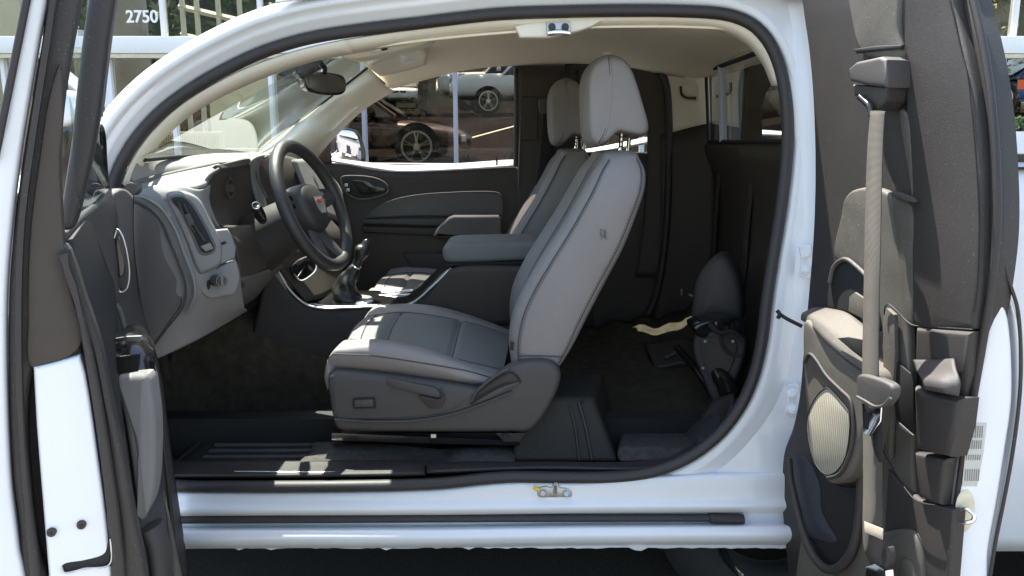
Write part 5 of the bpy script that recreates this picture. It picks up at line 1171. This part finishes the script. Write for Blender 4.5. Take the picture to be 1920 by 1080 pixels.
rpad('belt_end_bracket', [(1622,1062),(1640,1056),(1660,1070),(1664,1130),(1618,1130)], .1, .02, .004, M['chrome'], spline=False)
rpad('retractor_knob', [(1652,1040),(1660,1026),(1664,1046),(1658,1062)], .1, .02, .003, M['plastic'])
# white end face of the door
EP = Plane(P(1850,700,-.555), (.05,-1,0))
pad('door_end', [(1868,545),(1880,560),(1893,600),(1900,680),(1899,760),(1886,850),(1872,940),(1856,1030),(1846,1130),(1776,1130),(1782,1080),(1794,980),(1808,880),(1822,780),(1840,680),(1856,600)], EP, .09, .008, M['paint'], rd, n=120)
tube('end_seal', [EP.hit(x,y,.002) for x,y in ((1884,500),(1893,530),(1908,580),(1914,660),(1912,740),(1900,840),(1884,930),(1866,1020),(1852,1110))], .0032, M['seal'], rd, n=60, world=True)
grid('outer_skin', [[EP.hit(1872,430,-.02),EP.hit(1882,520,-.01),EP.hit(1905,600,0),EP.hit(1912,700,0),EP.hit(1906,800,0),EP.hit(1884,930,0),EP.hit(1856,1080,0),EP.hit(1850,1130,0)],[EP.hit(1866,430,-.10),EP.hit(1868,520,-.10),EP.hit(1876,600,-.10),EP.hit(1880,700,-.10),EP.hit(1876,800,-.10),EP.hit(1862,930,-.10),EP.hit(1840,1080,-.10),EP.hit(1836,1130,-.10)]], 50, 5, M['paint'], rd, thick=.004, world=True)
lb = pad('spec_label', [(1816,793),(1851,793),(1844,850),(1832,912),(1804,912)], EP, .0012, .0004, M['label'], rd, off=.001, spline=False)
for k in range(7):
    for j in range(4):
        x0 = 1817+k*4.2-j*2.2; y0 = 799+j*27; h_ = 22-6*((k*3+j) % 3)
        pad('label_text', [(x0,y0),(x0+1.3,y0),(x0+1.3-1.5,y0+h_),(x0-1.5,y0+h_)], EP, .0006, .0001, M['labelink'], lb, off=.0022, spline=False)
cs = pad('wax_patch', [(1800,925),(1815,918),(1826,935),(1828,960),(1822,985),(1805,1000),(1794,996),(1792,950)], EP, .001, .0004, M['cream'], rd, off=.001)
tube('striker_loop', [EP.hit(1796,958,.002),EP.hit(1812,954,.018),EP.hit(1826,966,.028),EP.hit(1824,976,.028),EP.hit(1812,980,.022),EP.hit(1794,980,.004)], .0038, M['chrome'], rd, n=40, world=True)
pad('yellow_tag', [(1784,1052),(1797,1056),(1796,1100),(1782,1100)], EP, .001, .0004, M['yellow'], rd, off=.002, spline=False)
# door check wire & hinges on the pillar
tube('check_strap', [(1460,588,.0),(1476,598,-.01),(1504,612,-.03)], .0048, M['black'], truck, n=14)
tube('strap_clip', [(1457,582,.0),(1462,590,-.005),(1458,597,-.004)], .005, M['black'], truck, n=8)
for y0 in (490,751):
    hg = pad('door_hinge', [(1499,y0-28),(1506,y0-30),(1520,y0-30),(1520,y0+30),(1506,y0+32),(1500,y0+28),(1503,y0)] if y0 < 600 else [(1473,y0-24),(1480,y0-29),(1497,y0-30),(1497,y0+30),(1480,y0+28),(1473,y0+22),(1476,y0)], YP(.03 if y0 < 600 else .015), .006, .002, M['paint'], truck)
    for dy in (-14,15):
        cx = 1512 if y0 < 600 else 1487
        mk('hinge_bolt', *cyl(P(cx,y0+dy,.028 if y0<600 else .012), P(cx,y0+dy,.015 if y0<600 else .0), .0095, .008, 6), M['paint'], hg)
        mk('washer', *cyl(P(cx,y0+dy,.029 if y0<600 else .013), P(cx,y0+dy,.022 if y0<600 else .006), .0125, .012, 20), M['paint'], hg)

# ---- truck bed side and tail of the body at right
bed = empty('cargo_bed', (1.8,.7,.5), truck)
grid('bed_side', [[Vector((.93,-.02,1.235)),Vector((1.5,-.02,1.235)),Vector((2.7,-.02,1.235))],[Vector((.93,-.05,1.15)),Vector((1.5,-.05,1.15)),Vector((2.7,-.05,1.15))],[Vector((.93,-.06,.9)),Vector((1.5,-.06,.9)),Vector((2.7,-.06,.9))],[Vector((.93,-.055,.5)),Vector((1.5,-.055,.5)),Vector((2.7,-.055,.5))],[Vector((.93,-.03,.25)),Vector((1.5,-.03,.25)),Vector((2.7,-.03,.25))]], 16, 24, M['paint'], bed, thick=.006, world=True)
mk('rail_cap', *box(Vector((1.8,.0,1.245)), (1.76,.05,.022), bev=.006), M['seal'], bed)
mk('rail_groove', *box(Vector((1.8,-.035,1.222)), (1.76,.02,.006)), M['black'], bed)
mk('bed_floor', *box(Vector((1.82,.8,.60)), (1.74,1.56,.03)), M['plastic'], bed)
mk('front_bulkhead', *box(Vector((.95,.8,.86)), (.03,1.6,.72)), M['paint'], bed)
# underbody shadow side: rear suspension hanger, tyre behind the sill
ub = mk('spare_tyre', *tubemesh([Vector((1.0+.27*math.cos(a),.9+.27*math.sin(a),.42)) for a in [k*math.pi/16 for k in range(32)]], .1, 12, closed=True), M['tyre'], truck)
mk('frame_rail', *box(Vector((.2,.35,.42)), (4.4,.07,.12)), M['black'], truck)
mk('underfloor', *box(Vector((-.1,.8,.335)), (2.3,1.45,.02)), M['black'], truck)
wt = empty('rear_wheel', (.66,.25,.3), truck)
mk('tyre', *tubemesh([Vector((.78+.27*math.cos(a),.28,.22+.27*math.sin(a))) for a in [k*math.pi/20 for k in range(40)]], .085, 14, closed=True), M['tyre'], wt)
mk('rim', *tubemesh([Vector((.78+.17*math.cos(a),.22,.16+.17*math.sin(a))) for a in [k*math.pi/20 for k in range(40)]], .010, 8, closed=True), M['gloss'], wt)

# ================================================================== FRONT DOOR (open, left)
fdn = empty('front_door', (-.93,-.02,.4), truck, label='open front door with grey armrest and white latch face at the left edge')
NE = Vector((.42,-.91,0)).normalized()
E0 = P(150,800,-1.0)
FE = Plane(E0, NE)
def fpad(name, pts, off, th, r, m, **kw): return pad(name, pts, FE, th, r, m, fdn, off=off, **kw)
# outer white skin edge with dark outline
fpad('outer_skin', [(84,-40),(92,-40),(88,0),(75,70),(58,170),(40,280),(25,400),(13,540),(12,700),(20,900),(34,1020),(40,1120),(-120,1120),(-120,540),(-60,300),(2,240),(16,170),(38,60),(50,0),(60,-40)], 0, .02, .006, M['paint'], n=140)
fpad('door_body', [(-30,700),(60,480),(120,470),(180,700),(215,1000),(225,1130),(-30,1130)], -.03, 1.0, .01, M['black'], spline=False)
tube('skin_edge_seal', [FE.hit(x,y,.004) for x,y in ((60,-40),(50,0),(38,60),(16,170),(2,240),(-10,300))], .004, M['seal'], fdn, n=30, world=True)
fpad('frame_face', [(92,-40),(160,-40),(152,0),(135,90),(118,200),(112,300),(116,400),(122,480),(132,540),(152,640),(152,668),(62,690),(64,1000),(92,1120),(44,1120),(36,1000),(22,880),(15,700),(16,540),(28,400),(44,280),(62,170),(80,60)], -.004, .03, .008, M['plastic'], n=180)
fpad('seal_ridge', [(100,-40),(112,-40),(92,90),(66,260),(46,420),(40,600),(44,780),(58,940),(78,1120),(62,1120),(44,960),(32,800),(28,600),(34,420),(54,260),(80,90)], .008, .02, .006, M['seal'], n=160)
fpad('dark_tape', [(118,215),(112,300),(116,400),(122,480),(132,540),(150,650),(60,690),(52,600),(56,440),(76,280),(92,180),(112,120)], .002, .01, .003, M['darkin'], n=90)
wf = fpad('latch_face', [(62,690),(105,680),(150,667),(160,700),(168,745),(176,800),(184,860),(194,930),(203,1010),(209,1048),(212,1120),(94,1120),(86,1020),(76,900),(68,800)], .006, .03, .005, M['paint'], spline=False)
for x, y in ((97,997),(153,983)):
    a = FE.hit(x,y,.006); s_ = mk('screw', *cyl(a, a+NE*.004, .0055, .005, 24), M['plastic'], wf)
    mk('screw_socket', *cyl(a+NE*.004, a+NE*.0045, .002, .002, 6), M['black'], wf)
pad('latch_slot_shade', [(116,1062),(124,1056),(160,1050),(195,1038),(204,1010),(208,1012),(209,1060),(160,1064),(124,1073)], FE, .002, .0006, M['black'], wf, off=.0065, n=80)  # shade in the latch slot, drawn as a black plate on the face
tube('latch_lip', [FE.hit(x,y,.009) for x,y in ((116,1064),(122,1074),(160,1066),(200,1062),(209,1050),(207,1010))], .0012, M['silver'], wf, n=40, seg=6, world=True)
fpad('inner_seal', [(118,470),(135,520),(160,600),(180,690),(196,780),(212,880),(226,980),(236,1120),(214,1120),(206,1020),(190,880),(170,740),(152,640),(132,540),(118,500)], .012, .03, .006, M['seal'], n=120)
fpad('trim_edge', [(116,460),(130,470),(160,560),(190,650),(212,760),(234,860),(252,960),(272,1060),(276,1120),(232,1120),(224,1000),(208,880),(190,760),(166,640),(136,530)], .002, .04, .008, M['plastic'], n=120)
# second bar: window frame upright nearer the hinge
pad('window_frame', [(172,-40),(222,-40),(216,0),(206,60),(196,140),(186,220),(172,300),(158,360),(142,420),(130,432),(113,430),(112,410),(122,340),(134,260),(144,160),(156,60),(165,0)], Plane(P(160,200,-.88),NE), .05, .010, M['seal'], fdn, n=120)
pad('frame_edge', [(216,-40),(226,-40),(220,0),(210,60),(200,140),(190,220),(184,220),(196,120),(206,40)], Plane(P(160,200,-.86),NE), .04, .003, M['greyd'], fdn)
# glass of the open door
ga, gb = P(150,430,-.92), P(206,352,-.18)
mk('window_glass', [ga, gb, gb+Vector((.0,.0,.36)), ga+Vector((0,.02,.62))], [(0,1,2,3)], GL, fdn, smooth=False)
# door mirror on the outside, sail panel inside
pad('mirror_cap', [(106,236),(110,190),(116,168),(124,176),(134,196),(142,210),(140,226),(120,236)], YP(-.40), .1, .012, M['paint'], fdn)
pad('mirror_body', [(104,252),(112,236),(140,228),(158,235),(165,300),(160,362),(112,372),(100,300)], YP(-.34), .08, .01, M['gloss'], fdn)
grid('sail_panel', [[(160,236,-.40),(178,242,-.30),(190,262,-.14),(196,300,-.10)],[(150,300,-.42),(170,300,-.3),(188,310,-.14),(198,330,-.10)],[(130,372,-.45),(160,372,-.3),(188,360,-.14),(200,350,-.10)]], 16, 14, M['plastic'], fdn, thick=.012)
grid('sail_glass_edge', [[(191,270,-.12),(197,300,-.09)],[(182,355,-.12),(200,350,-.09)]], 4, 4, M['greyd'], fdn, thick=.006)
# trim skin
grid('door_trim', [
    [(108,444,-.92),(150,404,-.62),(185,376,-.38),(200,358,-.20),(226,354,-.10),(242,362,-.06)],
    [(104,470,-.92),(150,434,-.62),(190,400,-.36),(212,378,-.20),(232,372,-.09),(243,378,-.05)],
    [(112,540,-.90),(160,520,-.60),(200,490,-.36),(218,450,-.20),(236,440,-.09),(246,440,-.05)],
    [(140,640,-.88),(185,620,-.58),(212,600,-.36),(232,570,-.20),(250,560,-.09),(258,560,-.05)],
    [(170,780,-.86),(215,760,-.56),(245,740,-.36),(268,720,-.20),(285,700,-.09),(296,690,-.05)],
    [(205,930,-.84),(240,920,-.56),(270,900,-.36),(296,880,-.20),(308,870,-.09),(318,850,-.05)],
    [(235,1120,-.82),(270,1120,-.56),(300,1110,-.36),(325,1100,-.20),(340,1090,-.09),(352,1080,-.05)]], 40, 50, M['plastic2'], fdn, thick=.01)
grid('trim_pad', [[(200,366,-.22),(222,354,-.16),(240,366,-.08)],[(206,420,-.21),(226,400,-.15),(241,420,-.075)],[(212,480,-.2),(228,470,-.14),(242,500,-.07)]], 14, 16, M['greyd'], fdn, thick=.02)
hc = pad('handle_bezel', [(212,440),(218,428),(226,436),(235,465),(241,500),(240,530),(232,545),(220,538),(213,500)], Plane(P(226,490,-.24),(.5,-.86,0)), .02, .005, M['plastic2'], fdn)
pad('inner_handle', [(214,445),(222,440),(230,465),(236,500),(228,520),(218,515)], Plane(P(226,490,-.25),(.5,-.86,0)), .01, .004, M['gloss'], fdn)
tube('handle_rim', [(214,446,-.262),(220,430,-.26),(232,450,-.26),(242,505,-.25),(238,540,-.25),(226,548,-.255),(218,535,-.26)], .0025, M['silver'], fdn, n=30)
tube('pull_cup', [(200,630,-.34),(203,590,-.33),(212,572,-.32),(222,578,-.31),(234,620,-.30)], .006, M['greyd'], fdn, n=24)
grid('pull_cup_face', [[(201,628,-.325),(205,590,-.32),(213,576,-.31)],[(236,622,-.30),(228,600,-.30),(215,576,-.31)]], 8, 6, M['grey'], fdn, thick=.004)
sw = grid('switch_block', [
    [(200,642,-.50),(228,622,-.40),(256,613,-.34),(272,622,-.33)],
    [(202,656,-.53),(232,640,-.45),(266,634,-.40),(284,646,-.38)],
    [(205,668,-.53),(235,664,-.47),(268,660,-.44),(287,664,-.42)],
    [(212,706,-.52),(240,704,-.48),(270,702,-.46),(288,700,-.44)]], 20, 16, M['gloss'], fdn, thick=.012)
pad('pull_pocket_shade', [(207,670),(262,664),(261,684),(258,697),(214,704)], YP(-.535), .004, .002, M['black'], fdn, spline=False)  # pocket's shade as a black plate; nothing is hollowed out
pad('window_switch', [(207,636),(232,632),(232,640),(208,644)], YP(-.54), .008, .002, M['plastic'], fdn, spline=False)
pad('window_switch', [(236,631),(264,630),(266,637),(238,640)], YP(-.53), .008, .002, M['silver'], fdn, spline=False)
pad('door_armrest', [(212,708),(240,703),(268,702),(278,706),(284,740),(290,790),(291,850),(288,910),(281,950),(270,974),(262,979),(254,940),(243,860),(230,780),(221,745)], Plane(P(258,800,-.52),(.25,-.96,.1)), .09, .014, M['grey'], fdn, dome=.004)
tube('pocket_edge', [(296,760,-.36),(304,820,-.36),(314,900,-.34),(322,980,-.32),(330,1090,-.3)], [.001,.006,.008,.008,.008], M['plastic'], fdn, n=30)
tube('pocket_edge', [(306,920,-.40),(316,975,-.42),(326,1040,-.42),(336,1100,-.42)], [.001,.008,.010,.010], M['dustyplastic'], fdn, n=30, flat=.7)
tube('map_pocket', [(284,985,-.5),(296,1020,-.5),(306,1100,-.5)], .03, M['plastic2'], fdn, n=20, flat=.6)
# shade of the hinge gap between door and dash, drawn as a dark sheet
grid('hinge_gap_shade', [[(236,350,.02),(246,362,.06)],[(238,450,.02),(248,470,.07)],[(262,620,.02),(275,660,.08)],[(295,760,.02),(300,800,.08)],[(312,900,.03),(322,930,.08)]], 6, 30, M['seal'], truck, thick=.012)
mk('rubber_bumper', *cyl(P(252,352,.03), P(246,354,-.01), .018, .014, 20), M['plastic2'], truck)

# far reflections for the mirror
mk('wall', *box(Vector((16,4,2.0)), (.4,16,3.0)), M['facade'], rb)
mk('window_strip', *box(Vector((15.75,4,2.9)), (.1,15,.45)), M['gloss'], rb)
